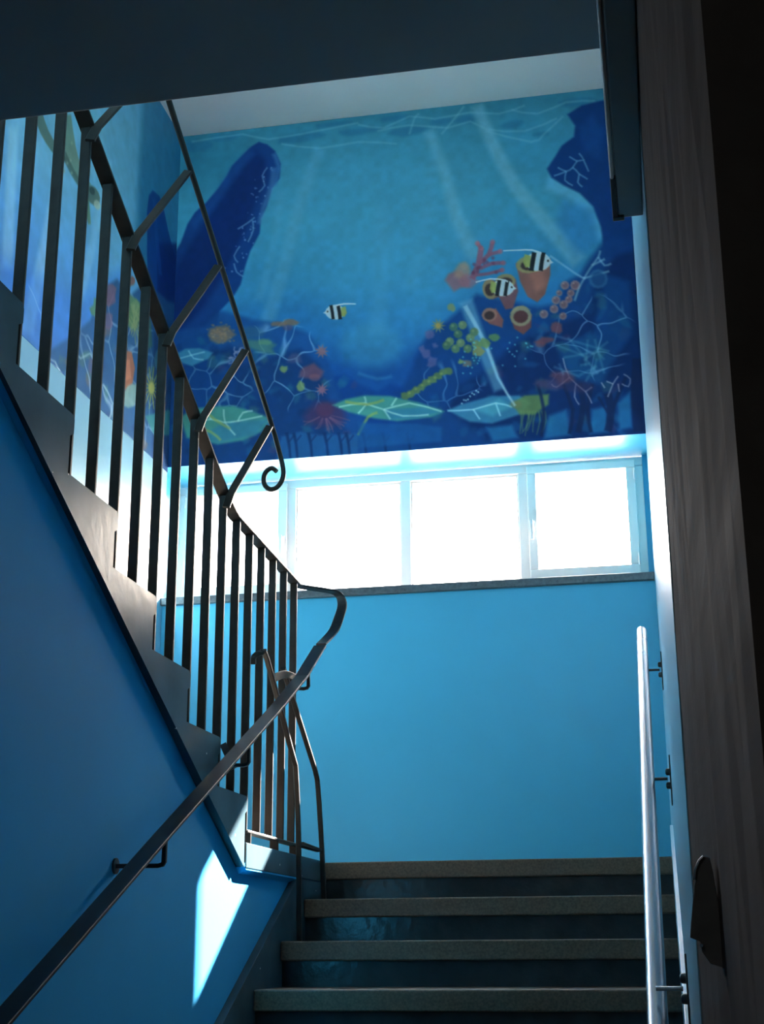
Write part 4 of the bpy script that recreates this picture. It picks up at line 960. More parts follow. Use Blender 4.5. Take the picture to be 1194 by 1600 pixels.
(111,130,73,.70,8,0,[144,2026,201,2047,265,2076,303,2107,325,2132,337,2122,313,2095,272,2062,206,2032,148,2010]),
(26,78,132,.70,14,0,[710,2131,828,2108,946,2141,1179,2151,1179,2287,673,2291]),
(8,34,80,.85,8,0,[731,2111,740,2144,750,2188,757,2236,761,2273,773,2273,770,2235,766,2187,758,2142,751,2108]),
(10,36,84,.70,7,0,[762,2171,793,2133,785,2126,754,2164]),
(8,34,80,.85,8,0,[775,2114,784,2148,794,2192,800,2239,804,2277,816,2276,814,2239,809,2190,801,2145,794,2111]),
(10,36,84,.70,7,0,[805,2174,836,2136,828,2129,797,2167]),
(8,34,80,.85,8,0,[866,2121,874,2155,884,2198,890,2245,894,2283,906,2283,904,2245,899,2197,891,2152,885,2118]),
(10,36,84,.70,7,0,[895,2181,926,2143,919,2136,888,2174]),
(8,34,80,.85,8,0,[964,2129,972,2162,982,2206,988,2253,992,2290,1003,2290,1001,2252,997,2204,989,2160,983,2125]),
(10,36,84,.70,7,0,[993,2188,1024,2150,1016,2143,985,2181]),
(8,34,80,.85,8,0,[1050,2135,1058,2168,1067,2212,1073,2259,1077,2296,1089,2296,1087,2259,1083,2211,1075,2166,1069,2132]),
(10,36,84,.70,7,0,[1079,2195,1110,2157,1102,2150,1071,2188]),
(8,34,80,.85,8,0,[1096,2139,1105,2172,1114,2216,1120,2262,1123,2300,1135,2300,1133,2262,1129,2214,1122,2170,1115,2136]),
(10,36,84,.70,7,0,[1125,2198,1156,2160,1149,2153,1118,2191]),
(8,34,80,.85,8,0,[1197,2146,1205,2180,1214,2223,1220,2270,1224,2307,1235,2307,1233,2269,1229,2222,1222,2177,1216,2143]),
(10,36,84,.70,7,0,[1226,2206,1257,2168,1249,2161,1218,2199]),
(8,34,80,.85,8,0,[1317,2156,1325,2189,1333,2232,1339,2279,1342,2316,1354,2316,1352,2278,1349,2231,1342,2186,1336,2153]),
(10,36,84,.70,7,0,[1345,2215,1376,2177,1368,2170,1337,2208]),
(8,34,80,.85,8,0,[1462,2167,1470,2200,1479,2243,1484,2289,1487,2326,1498,2326,1497,2289,1494,2242,1487,2197,1481,2164]),
(10,36,84,.70,7,0,[1490,2226,1521,2188,1514,2181,1483,2219]),
(58,124,118,.92,12,0,[1023,1956,1102,1925,1219,1910,1374,1927,1547,1982,1695,2050,1610,2080,1415,2088,1277,2061,1121,2008]),
(34,96,140,.70,14,0,[1335,2009,1566,2012,1679,2053,1526,2081,1373,2077]),
(137,177,180,.75,7,0,[1063,1976,1134,1967,1218,1964,1275,1990,1335,2014,1408,1999,1489,1986,1593,2018,1678,2053,1681,2044,1595,2009,1489,1976,1406,1989,1335,2004,1278,1981,1219,1954,1133,1957,1062,1966]),
(137,177,180,.75,7,0,[1214,1919,1221,1940,1222,1966,1200,1994,1176,2018,1183,2025,1207,2001,1231,1970,1230,1939,1223,1917]),
(137,177,180,.75,7,0,[1331,2012,1369,2075,1377,2071,1339,2007]),
(137,177,180,.75,7,0,[1333,2014,1381,2038,1449,2064,1534,2069,1603,2068,1603,2058,1534,2059,1451,2054,1384,2029,1337,2005]),
(137,177,180,.75,7,0,[1409,1939,1377,1986,1385,1992,1416,1945]),
(115,137,75,.75,8,0,[1100,1949,1163,1965,1238,1977,1297,1968,1338,1956,1333,1940,1293,1952,1238,1961,1165,1948,1103,1933]),
(115,137,75,.75,8,0,[1294,2018,1267,2024,1232,2044,1198,2102,1173,2155,1186,2163,1212,2111,1244,2056,1274,2039,1298,2034]),
(16,70,130,.70,14,0,[1180,2078,1334,2098,1526,2113,1678,2149,1676,2237,1179,2239]),
(46,106,146,.92,12,0,[1714,2044,1805,2011,1980,1977,2137,1986,2206,2039,2133,2105,1975,2148,1844,2126]),
(70,150,165,.50,18,0,[1869,2052,2021,2000,2094,2050,1980,2101]),
(78,104,68,.90,12,0,[2095,2030,2171,1989,2312,1992,2306,2055,2222,2112,2137,2105]),
(150,195,210,.70,7,0,[1717,2052,1785,2056,1869,2056,1940,2040,2001,2027,2055,2041,2092,2058,2095,2050,2057,2032,2001,2018,1938,2031,1868,2048,1785,2047,1717,2044]),
(150,195,210,.70,7,0,[1865,2054,1901,2117,1908,2113,1872,2050]),
(150,195,210,.70,7,0,[1997,2024,2021,2106,2029,2103,2005,2022]),
(83,112,78,.60,7,0,[2143,2082,2143,2109,2142,2145,2137,2188,2133,2223,2136,2224,2143,2189,2149,2146,2152,2110,2154,2083]),
(83,112,78,.60,7,0,[2160,2082,2154,2110,2147,2146,2148,2181,2150,2208,2154,2207,2153,2181,2154,2147,2163,2113,2171,2086]),
(83,112,78,.60,7,0,[2177,2087,2186,2114,2189,2148,2168,2187,2145,2219,2148,2221,2173,2191,2196,2151,2195,2112,2187,2084]),
(83,112,78,.60,7,0,[2194,2085,2187,2110,2178,2148,2169,2197,2163,2238,2166,2239,2175,2198,2185,2150,2196,2114,2204,2089]),
(83,112,78,.60,7,0,[2210,2086,2205,2114,2198,2149,2186,2181,2177,2206,2180,2208,2191,2184,2205,2152,2214,2117,2221,2089]),
(83,112,78,.60,7,0,[2227,2087,2220,2115,2212,2150,2209,2188,2207,2218,2211,2219,2214,2189,2219,2152,2229,2118,2237,2091]),
(83,112,78,.60,7,0,[2243,2091,2248,2118,2250,2154,2240,2198,2230,2235,2233,2236,2245,2200,2257,2155,2257,2117,2254,2090]),
(83,112,78,.60,7,0,[2260,2093,2267,2120,2272,2156,2265,2195,2257,2226,2261,2227,2271,2196,2279,2156,2276,2119,2271,2091]),
(83,112,78,.60,7,0,[2277,2094,2282,2121,2284,2156,2274,2192,2264,2220,2267,2222,2280,2194,2291,2158,2291,2121,2287,2092]),
(98,99,71,.60,14,0,[2150,2043,2143,2056,2126,2064,2106,2062,2089,2052,2083,2037,2090,2024,2107,2016,2128,2018,2144,2028]),
(149,178,191,.75,8,0,[1823,1390,1881,1511,1945,1657,1979,1766,2010,1866,2063,1972,2108,2051,2118,2045,2075,1965,2025,1860,1997,1760,1965,1649,1903,1501,1847,1378]),
(100,155,185,.50,18,0,[1800,1362,1845,1506,1901,1682,1954,1838,1994,1953,2051,1935,2016,1818,1970,1661,1920,1484,1880,1339]),
(28,98,148,.70,18,0,[2306,2127,2407,2095,2426,2254,2271,2266]),
(28,98,148,.70,18,0,[2553,2107,2638,2094,2637,2251,2535,2255]),
(28,98,148,.70,18,0,[2700,2080,2777,2015,2775,2234,2702,2244]),
(28,98,148,.70,18,0,[1941,2170,2090,2165,2125,2247,1976,2259]),
(10,26,66,.85,8,0,[2472,1947,2484,1995,2491,2062,2474,2156,2454,2237,2486,2247,2506,2165,2524,2065,2516,1990,2504,1939]),
(10,26,66,.85,8,0,[2554,1946,2535,2015,2517,2104,2522,2187,2532,2249,2553,2246,2544,2185,2539,2106,2556,2022,2575,1953]),
(10,26,66,.85,8,0,[2628,2019,2635,2071,2639,2134,2629,2193,2616,2240,2658,2254,2671,2204,2683,2137,2678,2067,2671,2013]),
(10,26,66,.85,8,0,[2587,2035,2637,2137,2649,2130,2600,2028]),
(10,26,66,.85,8,0,[2747,1920,2722,1972,2693,2035,2669,2090,2651,2130,2671,2140,2688,2100,2712,2046,2742,1983,2766,1931]),
(10,26,66,.85,8,0,[2799,1808,2789,1914,2778,2047,2778,2169,2781,2261,2838,2260,2836,2169,2836,2051,2847,1921,2857,1816]),
(10,26,66,.85,8,0,[2386,1939,2411,2011,2433,2099,2424,2180,2408,2243,2429,2249,2445,2185,2455,2098,2432,2004,2406,1931]),
(10,26,66,.85,8,0,[2239,1925,2256,1995,2269,2085,2261,2176,2248,2247,2266,2251,2279,2179,2288,2085,2274,1992,2257,1921]),
(165,160,175,.65,6,0,[2400,1775,2410,1832,2432,1900,2476,1952,2520,1996,2541,2038,2552,2069,2558,2067,2547,2035,2525,1991,2481,1947,2437,1897,2416,1830,2406,1774]),
(165,160,175,.65,6,0,[2433,1895,2396,1924,2357,1949,2341,1941,2332,1928,2327,1932,2337,1947,2359,1956,2400,1930,2436,1901]),
(165,160,175,.65,6,0,[2466,1941,2459,1977,2455,2020,2467,2051,2479,2072,2485,2068,2472,2048,2462,2020,2466,1978,2473,1942]),
(165,160,175,.65,6,0,[2651,2037,2666,2002,2684,1961,2702,1934,2716,1917,2711,1912,2697,1930,2679,1957,2660,1999,2645,2034]),
(165,160,175,.65,6,0,[2683,1956,2647,1937,2645,1944,2680,1962]),
(165,160,175,.65,6,0,[2745,1908,2763,1920,2778,1937,2776,1961,2766,1979,2751,1973,2734,1961,2731,1966,2748,1979,2769,1986,2782,1963,2784,1935,2767,1915,2748,1902]),
(165,160,175,.65,6,0,[2524,1997,2562,1972,2558,1966,2520,1991]),
(165,160,175,.65,6,0,[2636,1977,2619,1944,2613,1947,2630,1981]),
(165,160,175,.65,6,0,[2707,1962,2712,2010,2718,2009,2714,1961]),
(89,53,72,.70,18,0,[2461,1893,2464,1921,2425,1936,2373,1934,2352,1905,2319,1881,2336,1853,2388,1859,2425,1850,2443,1873]),
(70,48,83,.60,18,0,[2394,1935,2396,1958,2354,1974,2297,1958,2252,1944,2226,1921,2243,1898,2300,1898,2347,1900,2378,1917]),
(51,40,73,.50,22,0,[2575,1970,2557,1990,2512,1999,2458,1995,2415,1978,2399,1955,2417,1936,2461,1926,2516,1931,2559,1948]),
(115,82,94,.85,14,0,[1872,1218,1862,1264,1812,1262,1770,1284,1742,1243,1716,1203,1738,1163,1778,1149,1820,1147,1841,1185]),
(130,111,102,.80,18,0,[1876,1159,1864,1193,1835,1207,1805,1203,1779,1182,1776,1149,1788,1123,1807,1100,1840,1097,1866,1124]),
(121,86,101,.70,14,0,[1926,1232,1897,1253,1876,1270,1847,1266,1816,1252,1795,1219,1816,1189,1846,1173,1880,1181,1898,1205]),
(137,126,118,.50,14,0,[1861,1119,1856,1134,1845,1142,1830,1140,1819,1130,1814,1114,1819,1100,1831,1092,1846,1093,1857,1104]),
(114,70,91,.85,7,0,[1898,1220,1918,1177,1940,1120,1953,1061,1959,1016,1925,1007,1918,1051,1907,1106,1886,1159,1867,1201]),
(128,83,101,.80,7,0,[1958,1013,1951,1026,1938,1028,1928,1018,1928,1003,1939,995,1952,999]),
(114,70,91,.85,7,0,[1932,1126,1963,1103,1999,1069,2017,1020,2026,981,2000,972,1991,1009,1976,1050,1945,1079,1916,1100]),
(128,83,101,.80,7,0,[2029,978,2022,991,2009,993,1999,982,1999,967,2010,959,2023,964]),
(114,70,91,.85,7,0,[1990,1072,2060,1058,2055,1033,1985,1047]),
(128,83,101,.80,7,0,[2073,1047,2067,1060,2054,1062,2044,1051,2044,1037,2055,1028,2068,1033]),
(114,70,91,.85,7,0,[1935,1160,1966,1146,2004,1134,2043,1134,2074,1137,2075,1111,2042,1108,1999,1108,1957,1122,1926,1136]),
(128,83,101,.80,7,0,[2090,1126,2084,1138,2071,1140,2060,1130,2061,1115,2072,1107,2085,1112]),
(114,70,91,.85,7,0,[1899,1198,1932,1198,1978,1197,2028,1189,2068,1181,2063,1160,2023,1168,1975,1176,1931,1177,1898,1176]),
(128,83,101,.80,7,0,[2081,1172,2075,1184,2061,1186,2051,1176,2052,1161,2063,1153,2075,1158]),
(114,70,91,.85,7,0,[1952,1005,1929,968,1910,982,1932,1018]),
(128,83,101,.80,7,0,[1935,976,1929,989,1916,991,1905,981,1906,966,1917,958,1930,962]),
(89,50,75,.60,7,0,[1988,1110,1981,1120,1970,1119,1964,1107,1970,1097,1982,1098]),
(89,50,75,.60,7,0,[1901,1176,1895,1186,1883,1185,1878,1173,1884,1163,1896,1164]),
(89,50,75,.60,7,0,[1930,1168,1923,1178,1912,1177,1906,1165,1912,1155,1924,1156]),
(89,50,75,.60,7,0,[1970,1099,1964,1110,1953,1108,1947,1097,1953,1086,1965,1088]),
(89,50,75,.60,7,0,[1908,1117,1902,1127,1891,1126,1885,1114,1891,1104,1903,1105]),
(89,50,75,.60,7,0,[2040,1183,2034,1194,2022,1192,2017,1181,2023,1170,2034,1171]),
(89,50,75,.60,7,0,[1933,1141,1927,1151,1915,1150,1910,1139,1916,1128,1928,1129]),
(89,50,75,.60,7,0,[2023,1086,2017,1097,2005,1096,2000,1084,2006,1073,2018,1075]),
(89,50,75,.60,7,0,[1929,1146,1923,1157,1911,1155,1906,1144,1912,1133,1924,1134]),
(89,50,75,.60,7,0,[1968,1116,1962,1127,1951,1125,1945,1114,1951,1103,1963,1104]),
(89,50,75,.60,7,0,[1903,1168,1897,1179,1885,1178,1880,1166,1886,1156,1897,1157]),
(89,50,75,.60,7,0,[1944,1138,1938,1149,1926,1148,1921,1136,1927,1126,1939,1127]),
(89,50,75,.60,7,0,[1972,1092,1966,1102,1955,1101,1949,1089,1955,1079,1967,1080]),
(89,50,75,.60,7,0,[2025,1120,2019,1131,2007,1130,2002,1118,2008,1108,2020,1109]),
(113,73,69,.95,8,0,[2148,1136,2170,1257,2212,1362,2268,1401,2315,1355,2351,1233,2355,1124,2241,1112]),
(119,116,83,.95,7,0,[2323,1145,2316,1171,2294,1193,2260,1206,2221,1208,2185,1199,2159,1179,2148,1154,2154,1128,2177,1106,2211,1092,2250,1090,2286,1100,2312,1119]),
(46,36,40,.92,7,0,[2295,1150,2288,1169,2268,1184,2239,1190,2208,1187,2185,1175,2176,1157,2182,1138,2203,1123,2232,1117,2262,1120,2285,1132]),
(137,95,87,.60,22,0,[2229,1212,2314,1187,2318,1293,2263,1342]),
(95,64,73,.95,8,0,[2025,1225,2041,1349,2076,1432,2122,1428,2157,1319,2144,1237]),
(115,108,81,.95,7,0,[2143,1245,2139,1267,2124,1286,2100,1297,2073,1298,2048,1290,2029,1273,2021,1251,2025,1229,2040,1210,2064,1199,2091,1198,2117,1206,2135,1223]),
(46,36,40,.92,7,0,[2124,1250,2119,1266,2105,1278,2085,1284,2064,1281,2048,1270,2041,1254,2045,1238,2059,1226,2079,1221,2100,1224,2117,1235]),
(97,67,69,.95,8,0,[1950,1298,2002,1358,2060,1339,2062,1267,2006,1232]),
(115,102,79,.95,7,0,[2034,1287,2033,1316,2022,1340,2005,1354,1985,1356,1965,1344,1950,1321,1943,1292,1944,1262,1955,1238,1972,1224,1992,1223,2012,1235,2027,1258]),
(46,36,40,.92,7,0,[2020,1292,2017,1313,2008,1329,1993,1335,1976,1331,1963,1316,1957,1295,1959,1274,1969,1258,1984,1252,2000,1256,2013,1271]),
(97,59,61,.95,8,0,[2102,1476,2125,1561,2177,1603,2224,1562,2231,1480]),
(115,113,96,.95,7,0,[2230,1479,2226,1508,2211,1532,2186,1546,2158,1548,2131,1537,2111,1515,2102,1486,2106,1457,2121,1433,2146,1418,2174,1417,2201,1428,2221,1450]),
(66,36,42,.92,7,0,[2210,1484,2206,1505,2191,1521,2170,1528,2148,1523,2130,1509,2122,1489,2126,1468,2141,1452,2162,1445,2185,1450,2202,1464]),
(113,71,71,.95,8,0,[1934,1452,1978,1515,2054,1547,2063,1498,2019,1418]),
(121,91,85,.95,7,0,[2026,1454,2023,1474,2012,1491,1994,1500,1974,1502,1955,1494,1941,1479,1934,1459,1937,1439,1948,1422,1965,1412,1986,1411,2005,1419,2019,1434]),
(46,36,40,.92,7,0,[2011,1459,2008,1473,1998,1484,1983,1489,1967,1486,1954,1476,1949,1462,1951,1448,1962,1437,1977,1432,1993,1435,2005,1445]),
(130,124,96,.50,7,0,[2102,1460,2130,1421,2184,1413,2228,1447,2206,1436,2160,1428,2125,1454]),
(128,100,104,.80,7,0,[2525,1318,2518,1337,2503,1347,2484,1345,2470,1332,2465,1312,2471,1293,2487,1282,2505,1284,2520,1298]),
(92,72,84,.80,7,0,[2513,1316,2507,1330,2494,1335,2481,1327,2477,1313,2483,1299,2496,1295,2508,1302]),
(150,130,124,.60,5,0,[2492,1301,2488,1305,2481,1303,2482,1297,2488,1296]),
(128,100,104,.80,7,0,[2461,1311,2455,1328,2441,1337,2425,1336,2413,1324,2408,1306,2414,1289,2428,1280,2444,1282,2457,1294]),
(92,72,84,.80,7,0,[2450,1310,2445,1322,2434,1326,2423,1320,2419,1307,2424,1295,2435,1291,2446,1297]),
(150,130,124,.60,5,0,[2433,1297,2429,1301,2422,1299,2422,1293,2429,1292]),
(128,100,104,.80,7,0,[2404,1402,2398,1418,2385,1427,2368,1426,2356,1414,2351,1396,2357,1380,2371,1371,2387,1372,2400,1384]),
(92,72,84,.80,7,0,[2394,1400,2388,1412,2377,1416,2366,1410,2362,1397,2367,1386,2379,1382,2389,1388]),
(150,130,124,.60,5,0,[2376,1387,2372,1391,2365,1389,2366,1383,2372,1382]),
(128,100,104,.80,7,0,[2448,1435,2442,1451,2428,1461,2412,1459,2400,1447,2395,1430,2401,1413,2415,1404,2431,1406,2444,1417]),
(92,72,84,.80,7,0,[2437,1434,2432,1446,2421,1450,2410,1443,2406,1431,2411,1419,2422,1415,2433,1421]),
(150,130,124,.60,5,0,[2420,1421,2416,1425,2409,1422,2409,1417,2416,1415]),
(128,100,104,.80,7,0,[2390,1458,2385,1475,2371,1484,2355,1482,2342,1471,2338,1453,2343,1437,2357,1427,2373,1429,2386,1441]),
(92,72,84,.80,7,0,[2380,1457,2375,1469,2363,1473,2352,1467,2348,1454,2353,1442,2365,1438,2376,1445]),
(150,130,124,.60,5,0,[2363,1444,2358,1448,2352,1446,2352,1440,2359,1439]),
(128,100,104,.80,7,0,[2329,1486,2323,1502,2310,1511,2293,1510,2281,1498,2276,1480,2282,1464,2295,1455,2312,1456,2325,1468]),
(92,72,84,.80,7,0,[2318,1485,2313,1496,2302,1500,2291,1494,2287,1481,2292,1470,2303,1466,2314,1472]),
(150,130,124,.60,5,0,[2301,1471,2297,1476,2290,1473,2290,1467,2297,1466]),
(128,100,104,.80,7,0,[2437,1508,2432,1522,2421,1530,2407,1529,2396,1519,2392,1504,2397,1490,2409,1482,2423,1483,2433,1493]),
(92,72,84,.80,7,0,[2428,1507,2424,1517,2414,1521,2405,1516,2401,1505,2406,1495,2415,1491,2425,1497]),
(150,130,124,.60,5,0,[2414,1496,2410,1500,2403,1498,2404,1492,2410,1491]),
(128,100,104,.80,7,0,[2489,1364,2484,1378,2472,1386,2458,1385,2447,1375,2444,1360,2449,1345,2460,1337,2474,1339,2485,1349]),
(92,72,84,.80,7,0,[2480,1363,2475,1373,2465,1377,2456,1371,2453,1360,2457,1350,2467,1347,2476,1352]),
(150,130,124,.60,5,0,[2466,1352,2462,1356,2455,1354,2455,1348,2462,1347]),
(128,100,104,.80,7,0,[2417,1357,2413,1369,2403,1375,2392,1374,2383,1366,2380,1353,2384,1341,2394,1335,2405,1336,2414,1344]),
(92,72,84,.80,7,0,[2410,1356,2406,1365,2398,1368,2390,1363,2387,1354,2391,1346,2399,1343,2407,1347]),
(150,130,124,.60,5,0,[2399,1347,2395,1351,2388,1349,2388,1343,2395,1342]),
(128,100,104,.80,7,0,[2476,1404,2471,1418,2459,1426,2445,1425,2434,1415,2431,1400,2435,1386,2447,1378,2461,1379,2472,1389]),
(92,72,84,.80,7,0,[2467,1403,2462,1414,2452,1417,2443,1412,2440,1401,2444,1391,2454,1387,2463,1393]),
(150,130,124,.60,5,0,[2453,1392,2448,1396,2442,1394,2442,1388,2449,1387]),
(125,165,185,.60,8,0,[2352,1111,2423,1176,2499,1245,2532,1271,2547,1280,2552,1269,2538,1260,2505,1235,2430,1167,2359,1102]),
(125,165,185,.60,8,0,[2554,1278,2569,1253,2591,1219,2618,1183,2643,1148,2654,1122,2658,1106,2647,1102,2643,1118,2634,1141,2609,1175,2582,1211,2560,1245,2545,1271]),
(125,165,185,.60,8,0,[2551,1280,2578,1274,2615,1266,2661,1257,2699,1249,2696,1237,2659,1244,2613,1254,2575,1262,2548,1268]),
(125,165,185,.60,8,0,[2545,1271,2530,1295,2511,1331,2494,1375,2481,1411,2492,1416,2505,1380,2521,1336,2540,1302,2554,1278]),
(125,165,185,.60,8,0,[2601,1201,2678,1167,2673,1155,2596,1189]),
(125,165,185,.60,8,0,[2634,1148,2649,1178,2670,1208,2696,1208,2714,1200,2709,1189,2693,1196,2676,1198,2658,1171,2644,1142]),
(60,110,150,.50,10,0,[2687,1292,2678,1323,2657,1343,2628,1349,2601,1338,2581,1313,2575,1281,2584,1250,2606,1230,2635,1224,2662,1235,2682,1260]),
(10,50,100,.60,10,0,[2672,1291,2666,1313,2650,1328,2629,1332,2609,1324,2595,1306,2590,1282,2597,1260,2613,1245,2634,1241,2654,1249,2668,1267]),
(58,89,73,.88,7,0,[1790,1518,1783,1536,1767,1544,1749,1539,1737,1523,1738,1503,1750,1489,1768,1487,1784,1498]),
(116,131,95,.50,7,0,[1767,1507,1762,1516,1752,1515,1748,1505,1753,1497,1762,1498]),
(88,111,81,.88,7,0,[1844,1510,1837,1528,1821,1537,1803,1532,1792,1515,1792,1495,1804,1481,1822,1480,1838,1491]),
(116,131,95,.50,7,0,[1821,1500,1816,1508,1807,1507,1802,1498,1807,1489,1817,1490]),
(58,89,73,.88,7,0,[1816,1566,1809,1584,1793,1592,1775,1587,1763,1571,1764,1551,1776,1537,1794,1535,1810,1547]),
(116,131,95,.50,7,0,[1793,1556,1788,1564,1778,1563,1774,1554,1779,1545,1788,1546]),
(88,111,81,.88,7,0,[1765,1611,1758,1629,1742,1638,1724,1632,1712,1616,1713,1596,1725,1582,1743,1580,1759,1592]),
(116,131,95,.50,7,0,[1742,1601,1737,1609,1727,1608,1723,1599,1728,1590,1737,1591]),
(88,111,81,.88,7,0,[1830,1625,1823,1643,1807,1652,1789,1647,1777,1630,1778,1611,1790,1597,1808,1595,1824,1606]),
(116,131,95,.50,7,0,[1807,1615,1802,1623,1792,1623,1788,1613,1793,1605,1802,1606]),
(88,111,81,.88,7,0,[1888,1597,1881,1615,1865,1624,1847,1619,1836,1603,1836,1583,1848,1569,1867,1567,1882,1578]),
(116,131,95,.50,7,0,[1865,1587,1860,1596,1851,1595,1846,1585,1851,1577,1861,1578]),
(72,100,74,.88,7,0,[1912,1562,1905,1580,1889,1589,1871,1584,1860,1567,1860,1548,1872,1534,1890,1532,1906,1543]),
(116,131,95,.50,7,0,[1889,1552,1884,1560,1875,1560,1870,1550,1875,1542,1885,1543]),
(72,100,74,.88,7,0,[1798,1660,1792,1678,1775,1686,1757,1681,1746,1665,1746,1645,1759,1631,1777,1629,1792,1640]),
(116,131,95,.50,7,0,[1775,1649,1770,1658,1761,1657,1756,1648,1761,1639,1771,1640]),
(58,89,73,.88,7,0,[1745,1634,1738,1652,1722,1661,1704,1656,1693,1639,1693,1620,1705,1605,1723,1604,1739,1615]),
(116,131,95,.50,7,0,[1722,1624,1717,1632,1707,1631,1703,1622,1708,1614,1717,1614]),
(72,100,74,.88,7,0,[1871,1666,1864,1684,1848,1692,1830,1687,1819,1671,1819,1652,1831,1638,1849,1636,1865,1647]),
(116,131,95,.50,7,0,[1848,1656,1843,1664,1834,1663,1829,1654,1834,1646,1844,1646]),
(88,111,81,.88,7,0,[1921,1642,1914,1660,1898,1668,1881,1663,1869,1647,1870,1627,1882,1613,1900,1611,1915,1623]),
(116,131,95,.50,7,0,[1899,1631,1894,1640,1884,1639,1879,1630,1884,1621,1894,1622]),
(116,119,74,.85,8,0,[1948,1689,1935,1706,1919,1718,1897,1715,1874,1705,1872,1683,1879,1664,1897,1649,1920,1656,1933,1672]),
(99,93,85,.85,8,0,[1865,1760,1863,1777,1845,1778,1830,1778,1812,1773,1816,1756,1812,1738,1831,1736,1846,1739,1862,1744]),
(82,113,75,.85,8,0,[2039,1611,2026,1626,2010,1632,1994,1629,1983,1619,1969,1605,1975,1587,1994,1583,2012,1582,2031,1592]),
(92,121,76,.85,8,0,[1982,1639,1974,1659,1956,1673,1934,1661,1909,1655,1908,1632,1919,1617,1934,1602,1955,1609,1971,1620]),
(108,130,80,.85,8,0,[1818,1744,1814,1753,1805,1756,1794,1757,1785,1750,1786,1741,1791,1735,1795,1725,1804,1732,1812,1735]),
(109,118,81,.85,8,0,[1776,1391,1776,1406,1763,1417,1747,1406,1732,1401,1728,1386,1730,1370,1745,1359,1764,1364,1771,1379]),
(114,114,77,.85,7,0,[1713,1502,1690,1507,1704,1528,1683,1518,1683,1543,1670,1521,1656,1541,1657,1516,1635,1522,1650,1503,1628,1494,1650,1489,1636,1468,1658,1478,1658,1453,1671,1475,1684,1456,1683,1481,1705,1474,1691,1493]),
(135,123,74,.90,7,0,[1686,1500,1683,1509,1675,1515,1665,1514,1658,1507,1655,1497,1658,1487,1666,1482,1675,1483,1683,1490]),
(84,78,126,.70,10,0,[1646,1559,1638,1573,1625,1577,1611,1581,1595,1573,1590,1553,1591,1531,1610,1524,1630,1522,1644,1539]),
(84,78,126,.70,10,0,[1620,1673,1617,1693,1600,1704,1580,1701,1570,1683,1566,1668,1564,1647,1584,1650,1598,1645,1617,1652]),
(84,78,126,.70,10,0,[1655,1733,1652,1753,1636,1760,1617,1764,1597,1752,1605,1729,1604,1711,1617,1692,1637,1702,1660,1709]),
(84,78,126,.70,10,0,[1588,1641,1587,1653,1576,1655,1563,1663,1555,1650,1548,1637,1554,1624,1566,1622,1579,1616,1583,1631]),
(84,78,126,.70,10,0,[1668,1627,1663,1638,1653,1639,1643,1641,1637,1633,1634,1624,1633,1612,1644,1610,1654,1609,1658,1619]),
(78,102,65,.85,8,0,[1493,1934,1488,1947,1476,1959,1458,1955,1441,1946,1439,1929,1441,1912,1459,1909,1474,1913,1491,1918]),
(78,102,65,.85,8,0,[1523,1924,1518,1937,1507,1946,1489,1948,1476,1936,1473,1920,1477,1906,1492,1900,1507,1901,1518,1911]),
(78,102,65,.85,8,0,[1554,1906,1554,1920,1538,1924,1524,1923,1508,1918,1501,1901,1510,1888,1522,1876,1541,1880,1554,1891]),
(78,102,65,.85,8,0,[1586,1885,1582,1897,1573,1910,1556,1905,1538,1899,1540,1882,1545,1869,1557,1862,1575,1857,1587,1871]),
(78,102,65,.85,8,0,[1619,1861,1619,1876,1603,1878,1587,1885,1578,1870,1567,1857,1572,1840,1590,1837,1606,1836,1621,1846]),
(78,102,65,.85,8,0,[1655,1846,1654,1862,1637,1865,1621,1867,1612,1853,1602,1841,1604,1824,1622,1820,1639,1819,1650,1832]),
(78,102,65,.85,8,0,[1688,1825,1687,1842,1669,1846,1655,1842,1640,1836,1634,1821,1640,1806,1654,1799,1670,1802,1686,1810]),
(78,102,65,.85,8,0,[1719,1804,1713,1816,1701,1822,1687,1822,1671,1816,1669,1800,1674,1786,1688,1781,1703,1782,1718,1789]),
(78,102,65,.85,8,0,[1750,1797,1750,1812,1736,1823,1718,1818,1702,1809,1704,1793,1703,1776,1721,1774,1735,1775,1746,1784]),
(115,130,78,.60,7,0,[1500,1917,1495,1924,1485,1923,1480,1915,1485,1909,1495,1909]),
(115,130,78,.60,7,0,[1538,1896,1534,1902,1524,1901,1519,1894,1524,1887,1534,1888]),
(115,130,78,.60,7,0,[1577,1874,1572,1881,1563,1880,1558,1873,1563,1866,1573,1867]),
(115,130,78,.60,7,0,[1616,1853,1611,1860,1601,1859,1597,1852,1602,1845,1611,1846]),
(115,130,78,.60,7,0,[1655,1832,1650,1839,1640,1838,1636,1830,1640,1824,1650,1824]),
(115,130,78,.60,7,0,[1693,1811,1689,1817,1679,1817,1674,1809,1679,1802,1689,1803]),
(99,57,69,.80,10,0,[2358,1649,2349,1662,2322,1669,2290,1677,2264,1668,2237,1657,2268,1643,2285,1629,2320,1633,2346,1638]),
(104,64,74,.80,10,0,[2404,1579,2406,1603,2388,1618,2366,1609,2344,1600,2338,1573,2346,1547,2368,1538,2389,1544,2404,1559]),
(96,61,72,.70,10,0,[2306,1677,2300,1688,2285,1694,2266,1692,2251,1684,2246,1671,2252,1660,2268,1654,2286,1655,2301,1664]),
(70,150,170,.70,5,0,[1894,1700,1890,1706,1883,1703,1884,1696,1890,1694]),
(70,150,170,.70,5,0,[2114,1725,2110,1730,2103,1727,2104,1720,2110,1718]),
(70,150,170,.70,5,0,[1898,1662,1894,1668,1887,1665,1887,1658,1894,1656]),
(70,150,170,.70,5,0,[1915,1746,1910,1752,1904,1749,1904,1742,1911,1740]),
